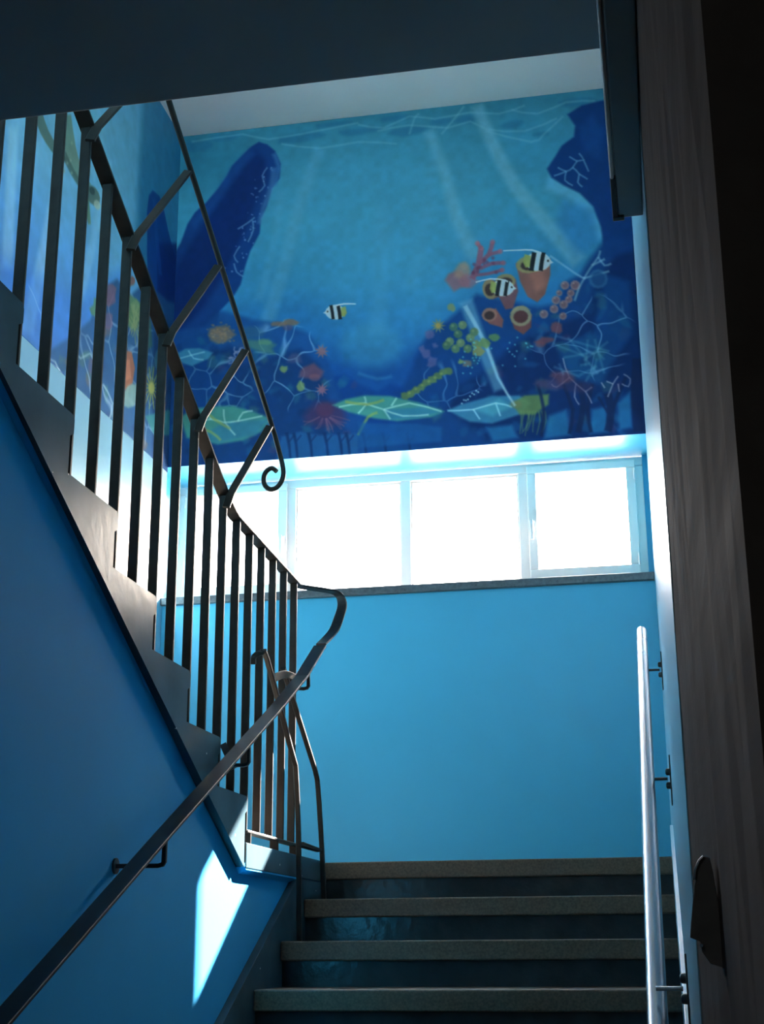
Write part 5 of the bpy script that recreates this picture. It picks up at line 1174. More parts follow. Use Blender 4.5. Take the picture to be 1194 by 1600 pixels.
(70,150,170,.70,5,0,[1992,1675,1987,1681,1981,1678,1981,1671,1988,1669]),
(70,150,170,.70,5,0,[1831,1681,1827,1687,1821,1684,1821,1676,1827,1675]),
(70,150,170,.70,5,0,[2100,1648,2096,1654,2090,1651,2090,1644,2097,1642]),
(70,150,170,.70,5,0,[2054,1789,2050,1794,2044,1792,2044,1784,2051,1783]),
(70,150,170,.70,5,0,[2131,1663,2127,1669,2120,1666,2121,1659,2127,1657]),
(70,150,170,.70,5,0,[1873,1787,1869,1793,1863,1790,1863,1783,1870,1781]),
(70,150,170,.70,5,0,[1890,1653,1886,1659,1879,1656,1880,1649,1886,1647]),
(70,150,170,.70,5,0,[2128,1801,2124,1806,2117,1804,2118,1796,2124,1795]),
(70,150,170,.70,5,0,[2234,1684,2230,1690,2223,1687,2224,1680,2230,1678]),
(70,150,170,.70,5,0,[2189,1758,2185,1764,2178,1761,2179,1754,2185,1752]),
(70,150,170,.70,5,0,[2224,1682,2220,1687,2214,1685,2214,1677,2220,1676]),
(70,150,170,.70,5,0,[1863,1823,1859,1829,1853,1826,1853,1819,1859,1817]),
(70,150,170,.70,5,0,[1886,1629,1882,1634,1876,1631,1876,1624,1882,1622]),
(70,150,170,.70,5,0,[1999,1763,1995,1769,1989,1766,1989,1759,1995,1757]),
(70,150,170,.70,5,0,[2205,1687,2201,1692,2194,1690,2195,1682,2201,1681]),
(70,150,170,.70,5,0,[2097,1705,2093,1711,2086,1708,2087,1701,2093,1699]),
(70,150,170,.70,5,0,[2087,1684,2083,1690,2076,1687,2077,1680,2083,1678]),
(70,150,170,.70,5,0,[1830,1753,1826,1758,1820,1755,1820,1748,1826,1746]),
(70,150,170,.70,5,0,[1921,1620,1917,1626,1911,1623,1911,1616,1917,1614]),
(70,150,170,.70,5,0,[1900,1725,1895,1730,1889,1728,1889,1720,1896,1719]),
(70,150,170,.70,5,0,[1891,1629,1887,1635,1881,1632,1881,1625,1887,1623]),
(70,150,170,.70,5,0,[1821,1715,1817,1721,1810,1718,1811,1711,1817,1709]),
(70,150,170,.70,5,0,[2198,1663,2194,1668,2188,1665,2188,1658,2195,1656]),
(70,150,170,.70,5,0,[1869,1606,1865,1612,1859,1609,1859,1601,1866,1600]),
(70,150,170,.70,5,0,[2147,1619,2142,1625,2136,1622,2136,1615,2143,1613]),
(70,150,170,.70,5,0,[1819,1819,1815,1824,1808,1821,1808,1814,1815,1813]),
(70,150,170,.70,5,0,[2196,1659,2192,1664,2186,1661,2186,1654,2192,1653]),
(70,150,170,.70,5,0,[2126,1737,2122,1743,2115,1740,2116,1733,2122,1731]),
(70,150,170,.70,5,0,[2140,1706,2136,1711,2130,1708,2130,1701,2137,1700]),
(70,150,170,.70,5,0,[1879,1726,1875,1731,1868,1729,1869,1721,1875,1720]),
(70,150,170,.70,5,0,[1897,1711,1893,1716,1887,1713,1887,1706,1893,1704]),
(70,150,170,.70,5,0,[1907,1763,1903,1768,1897,1766,1897,1758,1903,1757]),
(70,150,170,.70,5,0,[1888,1672,1884,1677,1878,1675,1878,1667,1885,1666]),
(70,150,170,.70,5,0,[1849,1776,1845,1782,1839,1779,1839,1772,1845,1770]),
(70,150,170,.70,5,0,[1886,1743,1881,1749,1875,1746,1875,1739,1882,1737]),
(70,150,170,.70,5,0,[1919,1731,1915,1737,1909,1734,1909,1727,1915,1725]),
(146,186,199,.80,5,0,[1807,2009,1803,2014,1797,2012,1798,2005,1803,2004]),
(146,186,199,.80,5,0,[1820,1989,1816,1994,1810,1991,1810,1985,1816,1983]),
(146,186,199,.80,5,0,[1832,1992,1828,1997,1822,1994,1822,1988,1828,1986]),
(146,186,199,.80,5,0,[1844,1987,1840,1992,1834,1990,1834,1983,1840,1981]),
(146,186,199,.80,5,0,[1856,1967,1853,1973,1847,1970,1847,1963,1853,1962]),
(146,186,199,.80,5,0,[1869,1950,1865,1955,1859,1952,1860,1946,1866,1944]),
(146,186,199,.80,5,0,[1881,1958,1877,1963,1871,1961,1871,1954,1877,1952]),
(146,186,199,.80,5,0,[1894,1936,1890,1941,1884,1938,1884,1932,1890,1930]),
(146,186,199,.80,5,0,[1905,1945,1902,1950,1896,1948,1896,1941,1902,1939]),
(95,150,175,.30,10,0,[2345,1829,2490,1903,2495,1892,2350,1818]),
(95,150,175,.30,10,0,[2546,1669,2525,1831,2536,1833,2557,1671]),
(95,150,175,.30,10,0,[2662,1689,2519,1794,2526,1804,2668,1699]),
(95,150,175,.30,10,0,[2374,1809,2397,1879,2407,1875,2384,1805]),
(95,150,175,.30,10,0,[2600,1757,2634,1806,2643,1799,2608,1750]),
(95,150,175,.30,10,0,[2367,1635,2668,1761,2672,1750,2371,1624]),
(95,150,175,.30,10,0,[2433,1649,2594,1892,2603,1885,2442,1642]),
(95,150,175,.30,10,0,[2351,1685,2542,1785,2547,1774,2355,1674]),
(95,150,175,.30,10,0,[2407,1777,2557,1761,2556,1749,2405,1765]),
(95,150,175,.30,10,0,[2586,1673,2630,1890,2641,1887,2597,1671]),
(95,150,175,.30,10,0,[2594,1838,2494,1882,2499,1893,2598,1849]),
(95,150,175,.30,10,0,[2555,1815,2500,1820,2501,1832,2556,1827]),
(95,150,175,.30,10,0,[2581,1832,2522,1928,2531,1935,2590,1838]),
(95,150,175,.30,10,0,[2592,1794,2560,1899,2570,1903,2602,1798]),
(172,190,192,.95,6,0,[1097,1355,1091,1376,1074,1391,1050,1399,1024,1396,999,1384,983,1366,977,1344,982,1323,999,1307,1023,1300,1050,1303,1074,1315,1091,1333]),
(172,190,192,.95,6,0,[988,1328,964,1347,989,1362]),
(123,135,78,.95,6,0,[1073,1323,1101,1317,1109,1361,1097,1385,1073,1379]),
(14,20,30,.95,5,0,[1044,1305,1047,1326,1052,1353,1055,1379,1058,1400,1080,1399,1077,1378,1074,1351,1069,1324,1065,1303]),
(14,20,30,.95,5,0,[1001,1301,1004,1322,1009,1349,1012,1375,1015,1396,1035,1395,1032,1374,1029,1347,1024,1320,1020,1299]),
(14,20,30,.90,5,0,[995,1341,992,1346,986,1346,983,1340,986,1335,992,1335]),
(205,220,225,.85,5,0,[1038,1312,1061,1307,1093,1303,1132,1306,1165,1309,1165,1304,1132,1299,1092,1295,1059,1298,1035,1301]),
(172,190,192,.95,6,0,[2356,1145,2348,1171,2326,1191,2296,1200,2263,1197,2234,1182,2214,1158,2207,1129,2216,1103,2237,1083,2268,1074,2301,1077,2330,1093,2350,1117]),
(172,190,192,.95,6,0,[2342,1121,2371,1152,2340,1165]),
(123,135,78,.95,6,0,[2239,1094,2204,1079,2192,1133,2206,1168,2236,1166]),
(14,20,30,.95,5,0,[2248,1070,2243,1096,2236,1130,2231,1164,2226,1190,2253,1197,2257,1171,2263,1138,2270,1104,2275,1078]),
(14,20,30,.95,5,0,[2304,1076,2299,1102,2292,1136,2286,1170,2282,1196,2307,1202,2311,1176,2316,1143,2323,1110,2329,1084]),
(14,20,30,.90,5,0,[2349,1139,2345,1145,2337,1145,2334,1137,2338,1130,2345,1131]),
(205,220,225,.85,5,0,[2305,1079,2284,1067,2251,1053,2211,1047,2166,1045,2116,1042,2077,1041,2077,1046,2116,1048,2166,1052,2210,1055,2250,1062,2280,1076,2301,1089]),
(172,190,192,.95,6,0,[2132,1295,2124,1319,2105,1336,2079,1344,2049,1341,2023,1328,2005,1307,1999,1282,2007,1258,2026,1241,2053,1233,2082,1236,2108,1249,2126,1270]),
(172,190,192,.95,6,0,[2119,1275,2145,1301,2118,1313]),
(123,135,78,.95,6,0,[2027,1251,1996,1238,1986,1286,1998,1316,2025,1314]),
(14,20,30,.95,5,0,[2036,1230,2031,1253,2025,1282,2020,1312,2017,1335,2041,1341,2044,1318,2049,1289,2055,1260,2059,1237]),
(14,20,30,.95,5,0,[2085,1235,2080,1258,2075,1288,2070,1317,2066,1340,2088,1346,2091,1323,2096,1294,2102,1264,2107,1242]),
(14,20,30,.90,5,0,[2125,1290,2122,1296,2115,1295,2112,1288,2115,1282,2122,1283]),
(205,220,225,.85,5,0,[2099,1245,2084,1237,2060,1229,2028,1222,1990,1218,1943,1224,1904,1232,1906,1237,1944,1230,1991,1225,2028,1230,2059,1237,2081,1247,2096,1255]),
]
SIDE_PAINT = [
(88,150,182,.50,60,0,[6326,584,7757,-345,7887,857,7060,1267,6667,985]),
(38,108,145,.85,72,0,[6989,109,7877,-472,8048,1145,7199,1530,7010,1127]),
(160,205,215,.35,26,0,[5360,1382,5396,2092,5508,2039,5448,1329]),
(150,195,215,.40,26,0,[5917,1144,5823,1541,5722,1959,5661,2180,5621,2303,5765,2255,5793,2133,5845,1911,5937,1489,6022,1092]),
(140,190,215,.35,26,0,[6507,871,6420,1197,6322,1554,6247,1773,6195,1907,6304,1870,6350,1735,6420,1514,6514,1154,6596,827]),
(48,108,190,.50,60,0,[5381,2036,5783,1936,6244,1855,6819,1387,6962,1717,5847,2345,5430,2333]),
(72,98,90,.90,8,0,[5597,1158,5632,1182,5685,1209,5749,1223,5819,1229,5893,1228,5951,1224,6010,1163,5956,1164,5886,1163,5822,1155,5765,1141,5718,1113,5686,1087]),
(98,126,112,.90,10,0,[5871,997,5910,1059,5962,1130,6009,1169,6064,1195,6144,1214,6213,1225,6322,1133,6258,1119,6184,1098,6139,1072,6100,1033,6053,959,6018,894]),
(60,84,78,.80,10,0,[5932,1176,5985,1196,6054,1217,6123,1227,6176,1232,6227,1186,6174,1182,6106,1173,6038,1152,5985,1133]),
(84,108,100,.95,8,0,[6430,1121,6454,1140,6452,1169,6424,1201,6378,1227,6326,1239,6283,1236,6260,1218,6261,1189,6288,1158,6334,1132,6385,1118]),
(170,182,168,.80,8,0,[6461,1172,6470,1186,6460,1205,6436,1223,6406,1232,6383,1228,6375,1215,6384,1196,6408,1178,6438,1169]),
(40,60,62,.80,7,0,[6374,1136,6382,1148,6375,1164,6356,1177,6333,1184,6313,1181,6306,1170,6312,1154,6331,1140,6355,1133]),
(90,120,90,.80,8,0,[6244,1263,6265,1295,6289,1332,6307,1357,6321,1372,6353,1352,6348,1333,6337,1303,6321,1260,6308,1223]),
(140,160,140,.50,5,0,[5926,1137,5918,1153,5900,1159,5899,1147,5915,1134]),
(140,160,140,.50,5,0,[6203,1062,6193,1078,6175,1085,6173,1072,6190,1058]),
(140,160,140,.50,5,0,[6066,1138,6057,1154,6039,1160,6037,1148,6054,1134]),
(140,160,140,.50,5,0,[6029,1176,6020,1192,6002,1198,6000,1186,6017,1172]),
(140,160,140,.50,5,0,[5967,1284,5958,1300,5941,1305,5939,1293,5955,1280]),
(140,160,140,.50,5,0,[5996,1241,5987,1257,5970,1263,5968,1251,5984,1237]),
(140,160,140,.50,5,0,[6254,974,6244,991,6226,998,6224,985,6241,971]),
(140,160,140,.50,5,0,[5935,1259,5926,1274,5909,1280,5908,1268,5923,1255]),
(140,160,140,.50,5,0,[5946,1144,5937,1160,5920,1167,5918,1155,5934,1141]),
(140,160,140,.50,5,0,[6088,1199,6079,1215,6061,1221,6059,1209,6076,1195]),
(140,160,140,.50,5,0,[6314,1026,6304,1043,6285,1050,6283,1037,6301,1023]),
(140,160,140,.50,5,0,[6065,1035,6056,1052,6038,1058,6036,1046,6053,1032]),
(140,160,140,.50,5,0,[5922,1230,5913,1246,5896,1252,5894,1240,5910,1227]),
(140,160,140,.50,5,0,[6258,990,6248,1007,6229,1014,6227,1001,6245,987]),
(140,160,140,.50,5,0,[5936,1161,5927,1176,5910,1183,5908,1171,5924,1157]),
(140,160,140,.50,5,0,[6293,1148,6284,1165,6265,1171,6263,1159,6281,1145]),
(14,58,122,.95,10,0,[7235,652,7347,628,7421,658,7529,769,7663,879,8002,707,8075,1404,7384,1696,7262,1419,7192,1118,7157,838,7176,720]),
(10,34,96,.80,22,0,[7351,950,7992,618,8075,1404,7428,1594]),
(26,78,145,.50,14,0,[7236,708,7267,806,7309,930,7360,1049,7403,1141,7457,1112,7414,1020,7362,900,7320,776,7289,678]),
(34,78,122,.92,18,0,[5847,2345,6036,2196,6209,2068,6420,1884,6564,1628,6753,1483,6972,1473,7201,1281,7582,1227,7915,1115,8060,2450,7154,2572,6534,2561,5876,2531]),
(90,80,100,.50,14,0,[6906,2235,6886,2274,6839,2298,6824,2266,6828,2224,6886,2198]),
(63,99,91,.50,14,0,[6722,1810,6696,1851,6654,1870,6618,1856,6653,1819,6688,1796]),
(30,60,110,.50,14,0,[6511,2153,6504,2183,6460,2197,6442,2181,6459,2157,6489,2146]),
(110,90,80,.50,14,0,[6474,2202,6468,2247,6428,2247,6406,2229,6415,2191,6450,2184]),
(30,60,110,.50,14,0,[7191,2203,7158,2228,7114,2249,7074,2246,7112,2216,7168,2189]),
(90,80,100,.50,14,0,[6554,2278,6534,2310,6495,2317,6465,2312,6481,2282,6527,2265]),
(26,70,120,.50,14,0,[6210,2170,6214,2218,6166,2233,6143,2199,6160,2158,6194,2144]),
(80,130,110,.50,14,0,[6614,2305,6593,2345,6552,2350,6535,2335,6536,2301,6585,2284]),
(63,99,91,.50,14,0,[7253,1835,7254,1880,7199,1902,7168,1870,7192,1819,7235,1814]),
(110,90,80,.50,14,0,[7025,2015,7002,2061,6963,2078,6934,2051,6949,2000,6991,1997]),
(80,130,110,.50,14,0,[7420,1857,7414,1897,7342,1910,7282,1912,7327,1864,7396,1838]),
(80,130,110,.50,14,0,[7435,1730,7415,1762,7372,1793,7353,1764,7378,1734,7414,1708]),
(110,90,80,.50,14,0,[6274,2133,6264,2165,6242,2175,6219,2157,6224,2108,6262,2091]),
(90,80,100,.50,14,0,[6603,2126,6570,2177,6494,2205,6478,2177,6492,2142,6559,2106]),
(90,80,100,.50,14,0,[6717,1818,6682,1857,6621,1891,6596,1872,6612,1834,6681,1806]),
(26,70,120,.50,14,0,[6886,2072,6877,2104,6841,2126,6813,2101,6830,2056,6873,2041]),
(63,99,91,.50,14,0,[6187,2229,6160,2284,6094,2301,6069,2279,6073,2233,6138,2221]),
(30,60,110,.50,14,0,[7317,1999,7295,2056,7212,2084,7166,2058,7203,2000,7271,1984]),
(26,70,120,.50,14,0,[7539,2010,7501,2048,7427,2067,7392,2065,7404,2037,7485,2013]),
(80,130,110,.50,14,0,[7026,1584,7019,1625,6964,1637,6936,1626,6948,1585,7001,1569]),
(63,99,91,.50,14,0,[6160,2350,6158,2371,6135,2375,6121,2365,6131,2347,6152,2333]),
(63,99,91,.50,14,0,[7156,1990,7137,2026,7082,2043,7032,2039,7064,1992,7139,1959]),
(30,60,110,.50,14,0,[7480,1938,7460,1987,7387,2023,7355,1987,7389,1939,7444,1921]),
(50,100,130,.50,14,0,[6804,2293,6796,2331,6731,2353,6689,2336,6728,2295,6788,2263]),
(50,100,130,.50,14,0,[7624,1963,7597,2008,7522,2044,7509,2007,7521,1967,7585,1948]),
(63,99,91,.50,14,0,[7393,1775,7359,1815,7312,1838,7279,1822,7309,1784,7358,1756]),
(90,80,100,.50,14,0,[6521,2076,6513,2097,6476,2109,6456,2103,6476,2083,6511,2060]),
(80,130,110,.50,14,0,[7582,1940,7556,1987,7523,1999,7490,1975,7509,1922,7547,1918]),
(110,90,80,.50,14,0,[6643,1853,6637,1884,6604,1901,6591,1876,6590,1837,6632,1822]),
(26,70,120,.50,14,0,[6186,2247,6147,2299,6086,2323,6059,2300,6086,2265,6131,2243]),
(50,100,130,.50,14,0,[7572,1683,7534,1724,7482,1739,7428,1743,7476,1703,7533,1670]),
(30,60,110,.50,14,0,[6327,2193,6306,2218,6283,2240,6266,2219,6276,2187,6302,2187]),
(50,100,130,.50,14,0,[6799,1882,6792,1910,6765,1917,6738,1909,6752,1871,6783,1871]),
(30,60,110,.50,14,0,[7339,1746,7317,1780,7274,1799,7233,1791,7268,1752,7318,1723]),
(80,130,110,.50,14,0,[7257,1437,7233,1471,7182,1505,7154,1485,7172,1441,7232,1421]),
(63,99,91,.50,14,0,[6393,2128,6376,2174,6333,2180,6309,2163,6318,2121,6369,2092]),
(63,99,91,.50,14,0,[6496,2167,6469,2200,6434,2216,6402,2206,6421,2167,6463,2159]),
(63,99,91,.50,14,0,[7012,2000,6971,2049,6913,2074,6895,2047,6902,2008,6965,1984]),
(50,100,130,.50,14,0,[7518,1326,7493,1390,7436,1399,7416,1373,7430,1334,7480,1295]),
(80,130,110,.50,14,0,[6462,2064,6438,2098,6378,2120,6347,2113,6371,2081,6428,2057]),
(30,60,110,.50,14,0,[7322,1577,7272,1640,7180,1682,7137,1659,7180,1605,7254,1576]),
(110,90,80,.50,14,0,[7346,2251,7319,2296,7256,2311,7222,2295,7244,2255,7302,2243]),
(90,80,100,.50,14,0,[6525,2102,6503,2149,6455,2179,6425,2144,6442,2089,6495,2071]),
(80,130,110,.50,14,0,[6718,2190,6712,2240,6678,2245,6662,2213,6661,2160,6701,2146]),
(110,90,80,.50,14,0,[7217,1659,7205,1700,7179,1709,7153,1687,7168,1641,7197,1630]),
(90,80,100,.50,14,0,[6917,1848,6882,1897,6826,1918,6766,1912,6808,1852,6879,1823]),
(90,80,100,.50,14,0,[7525,2154,7510,2194,7455,2213,7436,2186,7455,2154,7500,2132]),
(30,60,110,.50,14,0,[6651,2049,6636,2091,6573,2135,6529,2100,6567,2040,6637,2002]),
(110,90,80,.50,14,0,[6193,2216,6181,2233,6155,2253,6144,2236,6153,2215,6181,2204]),
(30,60,110,.50,14,0,[7064,1653,7038,1686,6959,1731,6945,1706,6968,1674,7034,1644]),
(30,60,110,.50,14,0,[6773,2293,6754,2326,6703,2343,6676,2329,6705,2302,6750,2272]),
(30,60,110,.50,14,0,[6948,2291,6936,2336,6865,2350,6808,2342,6844,2288,6912,2279]),
(90,80,100,.50,14,0,[7313,1577,7267,1618,7211,1648,7164,1642,7209,1599,7270,1568]),
(24,52,96,.80,22,0,[7365,1538,7934,1286,8051,2369,7426,2406]),
(130,160,190,.80,18,1,[5520,2483,6045,2158,6489,1740,6928,1454,7365,1538,7450,2239,6498,2431,5866,2469]),
(150,190,215,.50,22,1,[5441,2200,5788,1967,5907,2252,5583,2456]),
(109,84,103,.85,10,0,[6742,1590,6753,1625,6704,1660,6656,1699,6602,1701,6609,1653,6598,1618,6637,1569,6697,1540,6753,1538]),
(120,90,110,.60,10,0,[6719,1748,6731,1780,6681,1825,6623,1836,6567,1852,6552,1824,6567,1786,6617,1758,6660,1728,6717,1714]),
(80,123,89,.85,10,0,[6591,1738,6579,1783,6523,1817,6480,1833,6431,1846,6402,1825,6449,1782,6456,1737,6511,1727,6566,1711]),
(116,142,89,.60,10,0,[6574,1700,6569,1723,6549,1744,6522,1757,6499,1755,6489,1740,6494,1718,6514,1696,6540,1683,6563,1685]),
(94,123,84,.90,14,0,[7151,1511,7123,1580,7074,1654,6988,1676,6905,1690,6895,1629,6927,1568,6951,1485,7045,1462,7125,1458]),
(124,142,96,.60,10,0,[7116,1486,7090,1523,7067,1556,7025,1573,6992,1571,6976,1551,6981,1521,7018,1494,7057,1462,7097,1464]),
(147,91,82,.90,8,0,[7023,1367,7008,1393,6972,1417,6937,1436,6893,1452,6894,1430,6886,1412,6932,1387,6972,1356,7014,1349]),
(62,98,76,.70,14,0,[7323,1557,7346,1632,7270,1694,7198,1717,7114,1733,7117,1648,7118,1580,7171,1515,7248,1452,7306,1496]),
(132,147,104,.50,6,0,[7030,1508,7013,1570,7032,1563,7050,1500]),
(132,147,104,.50,6,0,[7065,1644,7098,1545,7078,1552,7046,1651]),
(132,147,104,.50,6,0,[7031,1569,7008,1544,6989,1554,7012,1579]),
(132,147,104,.50,6,0,[6976,1550,7139,1545,7154,1533,6989,1538]),
(132,147,104,.50,6,0,[7008,1518,6998,1570,7018,1562,7027,1510]),
(132,147,104,.50,6,0,[7072,1666,7115,1693,7134,1682,7091,1655]),
(132,147,104,.50,6,0,[7056,1605,7180,1540,7175,1534,7051,1599]),
(132,147,104,.50,6,0,[7009,1520,7043,1646,7062,1637,7029,1510]),
(132,147,104,.50,6,0,[7021,1611,7123,1609,7137,1598,7035,1600]),
(132,147,104,.50,6,0,[6968,1538,7137,1583,7155,1572,6985,1526]),
(132,147,104,.50,6,0,[7107,1650,7178,1506,7158,1512,7087,1657]),
(132,147,104,.50,6,0,[7004,1680,7143,1539,7127,1542,6988,1682]),
(132,147,104,.50,6,0,[6997,1692,7073,1544,7054,1551,6978,1698]),
(132,147,104,.50,6,0,[6996,1528,7068,1742,7088,1733,7015,1518]),
(132,147,104,.50,6,0,[7077,1485,6993,1715,7012,1708,7097,1478]),
(132,147,104,.50,6,0,[6978,1610,7171,1656,7188,1644,6995,1598]),
(132,147,104,.50,6,0,[7094,1556,7019,1715,7038,1708,7114,1549]),
(132,147,104,.50,6,0,[6945,1638,7175,1682,7192,1671,6961,1626]),
(132,147,104,.50,6,0,[7060,1576,7174,1472,7159,1474,7045,1577]),
(132,147,104,.50,6,0,[7008,1696,7183,1554,7169,1554,6995,1696]),
(139,93,74,.95,10,0,[6796,1944,6862,1859,7025,1808,7086,1881,7059,1991,6913,2095,6828,2045]),
(164,117,97,.70,10,0,[6888,1906,7002,1865,7035,1961,6942,2022]),
(72,45,49,.80,7,0,[6866,1961,6863,1983,6851,2000,6834,2007,6818,2001,6811,1984,6813,1963,6825,1945,6842,1938,6858,1944]),
(112,147,146,.85,10,0,[7149,2042,7095,2112,7015,2152,6957,2163,6914,2152,6938,2094,6988,2031,7061,1987,7127,1967,7156,1991]),
(139,147,75,.85,6,0,[7364,1898,7546,1822,7546,1818,7363,1888]),
(139,147,75,.85,6,0,[7355,1900,7531,1889,7538,1883,7373,1886]),
(139,147,75,.85,6,0,[7352,1899,7484,1955,7494,1950,7376,1886]),
(139,147,75,.85,6,0,[7351,1898,7414,2008,7424,2003,7377,1887]),
(139,147,75,.85,6,0,[7351,1897,7335,2038,7345,2034,7377,1888]),
(139,147,75,.85,6,0,[7351,1896,7262,2039,7272,2036,7376,1890]),
(139,147,75,.85,6,0,[7354,1893,7210,2011,7217,2011,7373,1893]),
(139,147,75,.85,6,0,[7363,1888,7189,1960,7190,1964,7364,1898]),
(139,147,75,.85,6,0,[7373,1886,7203,1896,7196,1902,7355,1900]),
(139,147,75,.85,6,0,[7376,1886,7246,1832,7237,1837,7352,1899]),
(139,147,75,.85,6,0,[7377,1887,7314,1778,7304,1783,7351,1898]),
(139,147,75,.85,6,0,[7377,1888,7393,1745,7383,1749,7351,1897]),
(139,147,75,.85,6,0,[7376,1890,7469,1742,7459,1744,7351,1896]),
(139,147,75,.85,6,0,[7373,1893,7525,1769,7517,1769,7354,1893]),
(154,162,92,.90,7,0,[7417,1872,7409,1896,7384,1919,7352,1932,7324,1930,7312,1913,7319,1889,7344,1866,7376,1853,7404,1855]),
(60,110,120,.70,10,0,[7613,1599,7594,1661,7542,1724,7462,1757,7406,1738,7386,1695,7408,1642,7456,1599,7514,1568,7559,1582]),
(60,130,130,.80,10,0,[7281,2101,7662,1917,7993,1834,8006,1958,7441,2162]),
(145,174,191,.70,7,0,[6193,2131,6249,2144,6325,2147,6394,2103,6441,2069,6491,2086,6530,2113,6550,2102,6510,2074,6450,2057,6383,2099,6330,2136,6264,2132,6209,2119]),
(145,174,191,.70,7,0,[5842,2334,5926,2310,6020,2292,6072,2314,6103,2341,6121,2332,6089,2304,6032,2281,5931,2300,5846,2325]),
(145,174,191,.70,7,0,[6629,2166,6704,2184,6773,2218,6759,2285,6726,2345,6747,2341,6781,2279,6795,2209,6723,2172,6647,2154]),
]

def srgb(c): c = np.asarray(c, float)/255; return np.where(c <= .04045, c/12.92, ((c+.055)/1.055)**2.4)
def vnoise(H, W, cell, seed):
    r = np.random.RandomState(seed); gy, gx = int(H/cell)+3, int(W/cell)+3; g = r.rand(gy, gx)
    y = np.arange(H)/cell; x = np.arange(W)/cell; iy = y.astype(int); ix = x.astype(int)
    fy = (y-iy)[:, None]; fx = (x-ix)[None, :]; fy = fy*fy*(3-2*fy); fx = fx*fx*(3-2*fx)
    a = g[iy][:, ix]; b = g[iy][:, ix+1]; c = g[iy+1][:, ix]; d = g[iy+1][:, ix+1]
    return (a*(1-fx)+b*fx)*(1-fy)+(c*(1-fx)+d*fx)*fy
def web(H, W, step, cell, seed):
    """net of light: distance to the borders of random cells"""
    r = np.random.RandomState(seed); n = int(H*W*step*step/cell**2)+8
    p = r.rand(n, 2)*[H*step, W*step]; wob = cell*.16
    Y, X = np.mgrid[0:H, 0:W]*float(step)
    Y = Y+wob*(vnoise(H, W, cell/step*.5, seed+1)-.5)*2; X = X+wob*(vnoise(H, W, cell/step*.5, seed+2)-.5)*2
    d1 = np.full((H, W), 1e9); d2 = d1.copy()
    for a, b in p:
        d = np.hypot(Y-a, X-b); m = d < d1
        d2 = np.where(m, d1, np.minimum(d2, d)); d1 = np.where(m, d, d1)
    return np.clip(1.15-(d2-d1)/(cell*.075), 0, 1)*(.45+.55*vnoise(H, W, cell/step*.7, seed+3))
def paint(u0, u1, v0, v1, step, stops, shapes, seed, webcell):
    W = int((u1-u0)/step)+1; H = int((v1-v0)/step)+1
    us = u0+np.arange(W)*(u1-u0)/(W-1); vs = v0+np.arange(H)*(v1-v0)/(H-1)
    sv = [s[0] for s in stops]; sc = np.array([s[1] for s in stops], float)
    wv = vs[:, None]+60*(vnoise(H, W, 60, seed)-.5)*2
    img = np.stack([np.interp(wv, sv, sc[:, i]) for i in range(3)], -1)
    nets = web(H, W, step, webcell, seed)
    for cr_, cg, cb, al, so, tex, pts in shapes:
        col = np.array([cr_, cg, cb], float)
        P = np.array(pts, float).reshape(-1, 2); lo = P.min(0)-so; hi = P.max(0)+so
        i0, i1 = np.searchsorted(us, [lo[0], hi[0]]); j0, j1 = np.searchsorted(vs, [lo[1], hi[1]])
        if i1 <= i0 or j1 <= j0: continue
        X = us[None, i0:i1]; Y = vs[j0:j1, None]
        ins = np.zeros((j1-j0, i1-i0), bool); dist = np.full(ins.shape, 1e9)
        for k in range(len(P)):
            (ax, ay), (bx, by) = P[k], P[(k+1) % len(P)]
            dx, dy = bx-ax, by-ay; L = dx*dx+dy*dy
            if L < 1e-9: continue
            t = np.clip(((X-ax)*dx+(Y-ay)*dy)/L, 0, 1)
            dist = np.minimum(dist, np.hypot(X-ax-t*dx, Y-ay-t*dy))
            if ay != by:
                c = ((ay > Y) != (by > Y)) & (X < dx*(Y-ay)/dy+ax); ins ^= c
        sd = np.where(ins, dist, -dist); s = max(so, step*.6)
        m = np.clip(.5+sd/(2*s), 0, 1); m = m*m*(3-2*m)*al
        if tex: m = m*nets[j0:j1, i0:i1]
        img[j0:j1, i0:i1] = img[j0:j1, i0:i1]*(1-m[..., None])+col*m[..., None]
    br = .55*vnoise(H, W, 9, seed+5)+.3*vnoise(H, W, 26, seed+6)+.15*vnoise(H, W, 3, seed+7)
    img = img*(.93+.14*br)[..., None]
    return us, vs, np.clip(img, 0, 255)
def mural_mat():
    m = bpy.data.materials.new('mural_paint'); m.use_nodes = True; nt = m.node_tree; b = nt.nodes['Principled BSDF']
    a = nt.nodes.new('ShaderNodeVertexColor'); a.layer_name = 'paint'
    b.inputs['Roughness'].default_value = .6; b.inputs['Specular IOR Level'].default_value = .25
    n = nt.nodes.new('ShaderNodeTexNoise'); n.inputs['Scale'].default_value = 90; bp = nt.nodes.new('ShaderNodeBump'); bp.inputs['Strength'].default_value = .1; bp.inputs['Distance'].default_value = .001
    tc = nt.nodes.new('ShaderNodeTexCoord'); nt.links.new(tc.outputs['Object'], n.inputs['Vector'])
    nt.links.new(n.outputs['Fac'], bp.inputs['Height']); nt.links.new(bp.outputs[0], b.inputs['Normal'])
    nt.links.new(a.outputs['Color'], b.inputs['Base Color']); return m
M_MURAL = mural_mat()
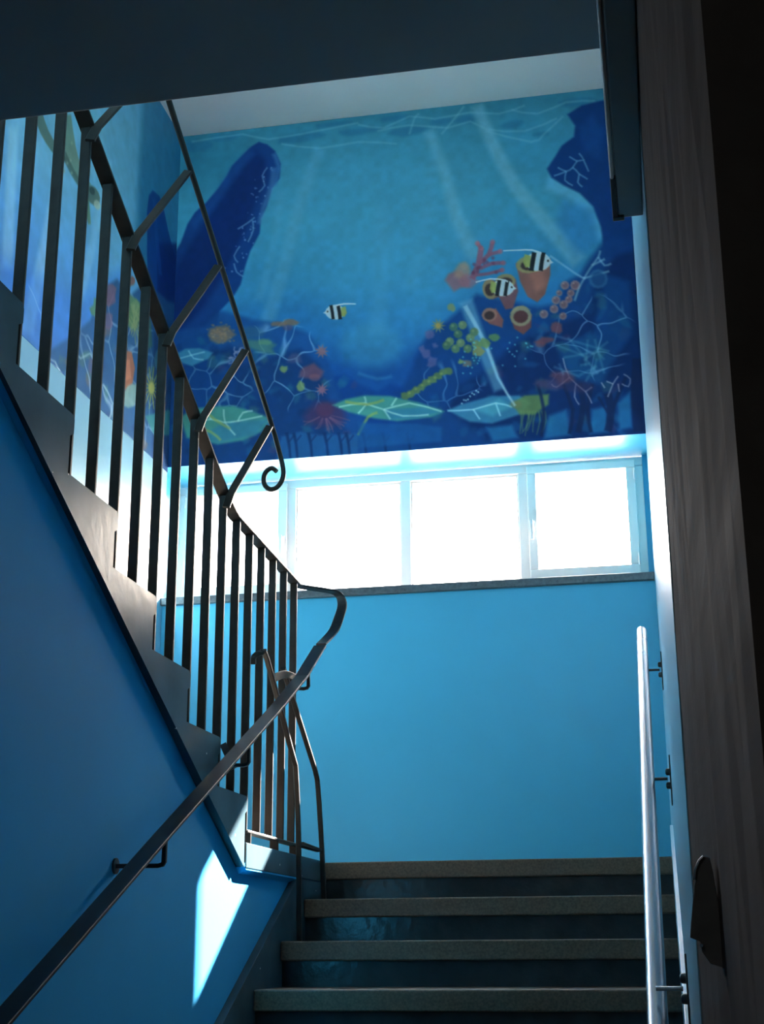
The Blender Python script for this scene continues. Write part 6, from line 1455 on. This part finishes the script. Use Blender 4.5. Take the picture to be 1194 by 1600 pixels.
def make_mural(label, place, u, v, img, key, E, shaped=None):
    H, W = len(v), len(u)
    co = np.empty((H, W, 3)); place(co, u, v)
    org = co.reshape(-1, 3).mean(0); org[2] = co[..., 2].min()
    me = bpy.data.meshes.new('mural'); f = co.reshape(-1, 3)-org
    idx = np.arange(H*W).reshape(H, W)
    q = np.stack([idx[:-1, :-1], idx[1:, :-1], idx[1:, 1:], idx[:-1, 1:]], -1).reshape(-1, 4)
    me.vertices.add(H*W); me.vertices.foreach_set('co', f.ravel())
    me.loops.add(q.size); me.loops.foreach_set('vertex_index', q.ravel().astype(np.int32))
    me.polygons.add(len(q)); me.polygons.foreach_set('loop_start', np.arange(0, q.size, 4, dtype=np.int32))
    me.polygons.foreach_set('loop_total', np.full(len(q), 4, np.int32))
    me.update(); me.validate()
    ca = me.color_attributes.new('paint', 'FLOAT_COLOR', 'POINT')
    alb = np.clip(srgb(img)/np.array(E), .004, .9)
    ca.data.foreach_set('color', np.concatenate([alb, np.ones((H, W, 1))], -1).astype(np.float32).ravel())
    me.materials.append(M_MURAL)
    o = bpy.data.objects.new('mural', me); COL.objects.link(o); o.location = Vector(org)+Vector((0, 0, OZ))
    md = o.modifiers.new('thickness', 'SOLIDIFY'); md.thickness = .0015; md.offset = 1
    return tag(o, label, 'mural')
def murals():
    u, v, img = paint(0, 2848, 0, 2276, 4.4, FAR_STOPS, FAR_PAINT, 7, 150)
    def pl(co, u, v): co[..., 0] = -2.8+u[None, :]/1000; co[..., 1] = D-.002; co[..., 2] = CZ-.001-v[:, None]/1000
    make_mural('underwater reef mural with whale, tube sponges and striped fish above the window', pl, u, v, img, 'FAR', E_FAR)
    u, v, img = paint(4200, 7696, 0, 2310, 6, SIDE_STOPS, SIDE_PAINT, 11, 190)
    def pl2(co, u, v): co[..., 0] = XL+.002; co[..., 1] = u[None, :]/1000; co[..., 2] = CZ-.001-v[:, None]/1000
    make_mural('underwater mural with turtle, seen through the railing on the side wall', pl2, u, v, img, 'SIDE', E_SIDE)
FAR_STOPS = [(0, (42, 104, 132)), (200, (44, 110, 138)), (700, (50, 122, 154)), (1150, (42, 112, 156)), (1500, (26, 90, 150)), (1750, (14, 66, 130)), (2000, (10, 54, 110)), (2300, (10, 56, 112))]
SIDE_STOPS = [(0, (98, 160, 182)), (700, (108, 172, 196)), (1300, (96, 160, 196)), (1700, (76, 140, 196)), (2050, (56, 112, 176)), (2310, (60, 110, 165))]
E_FAR = (.30, .41, .52); E_SIDE = (.55, .62, .70)
murals()
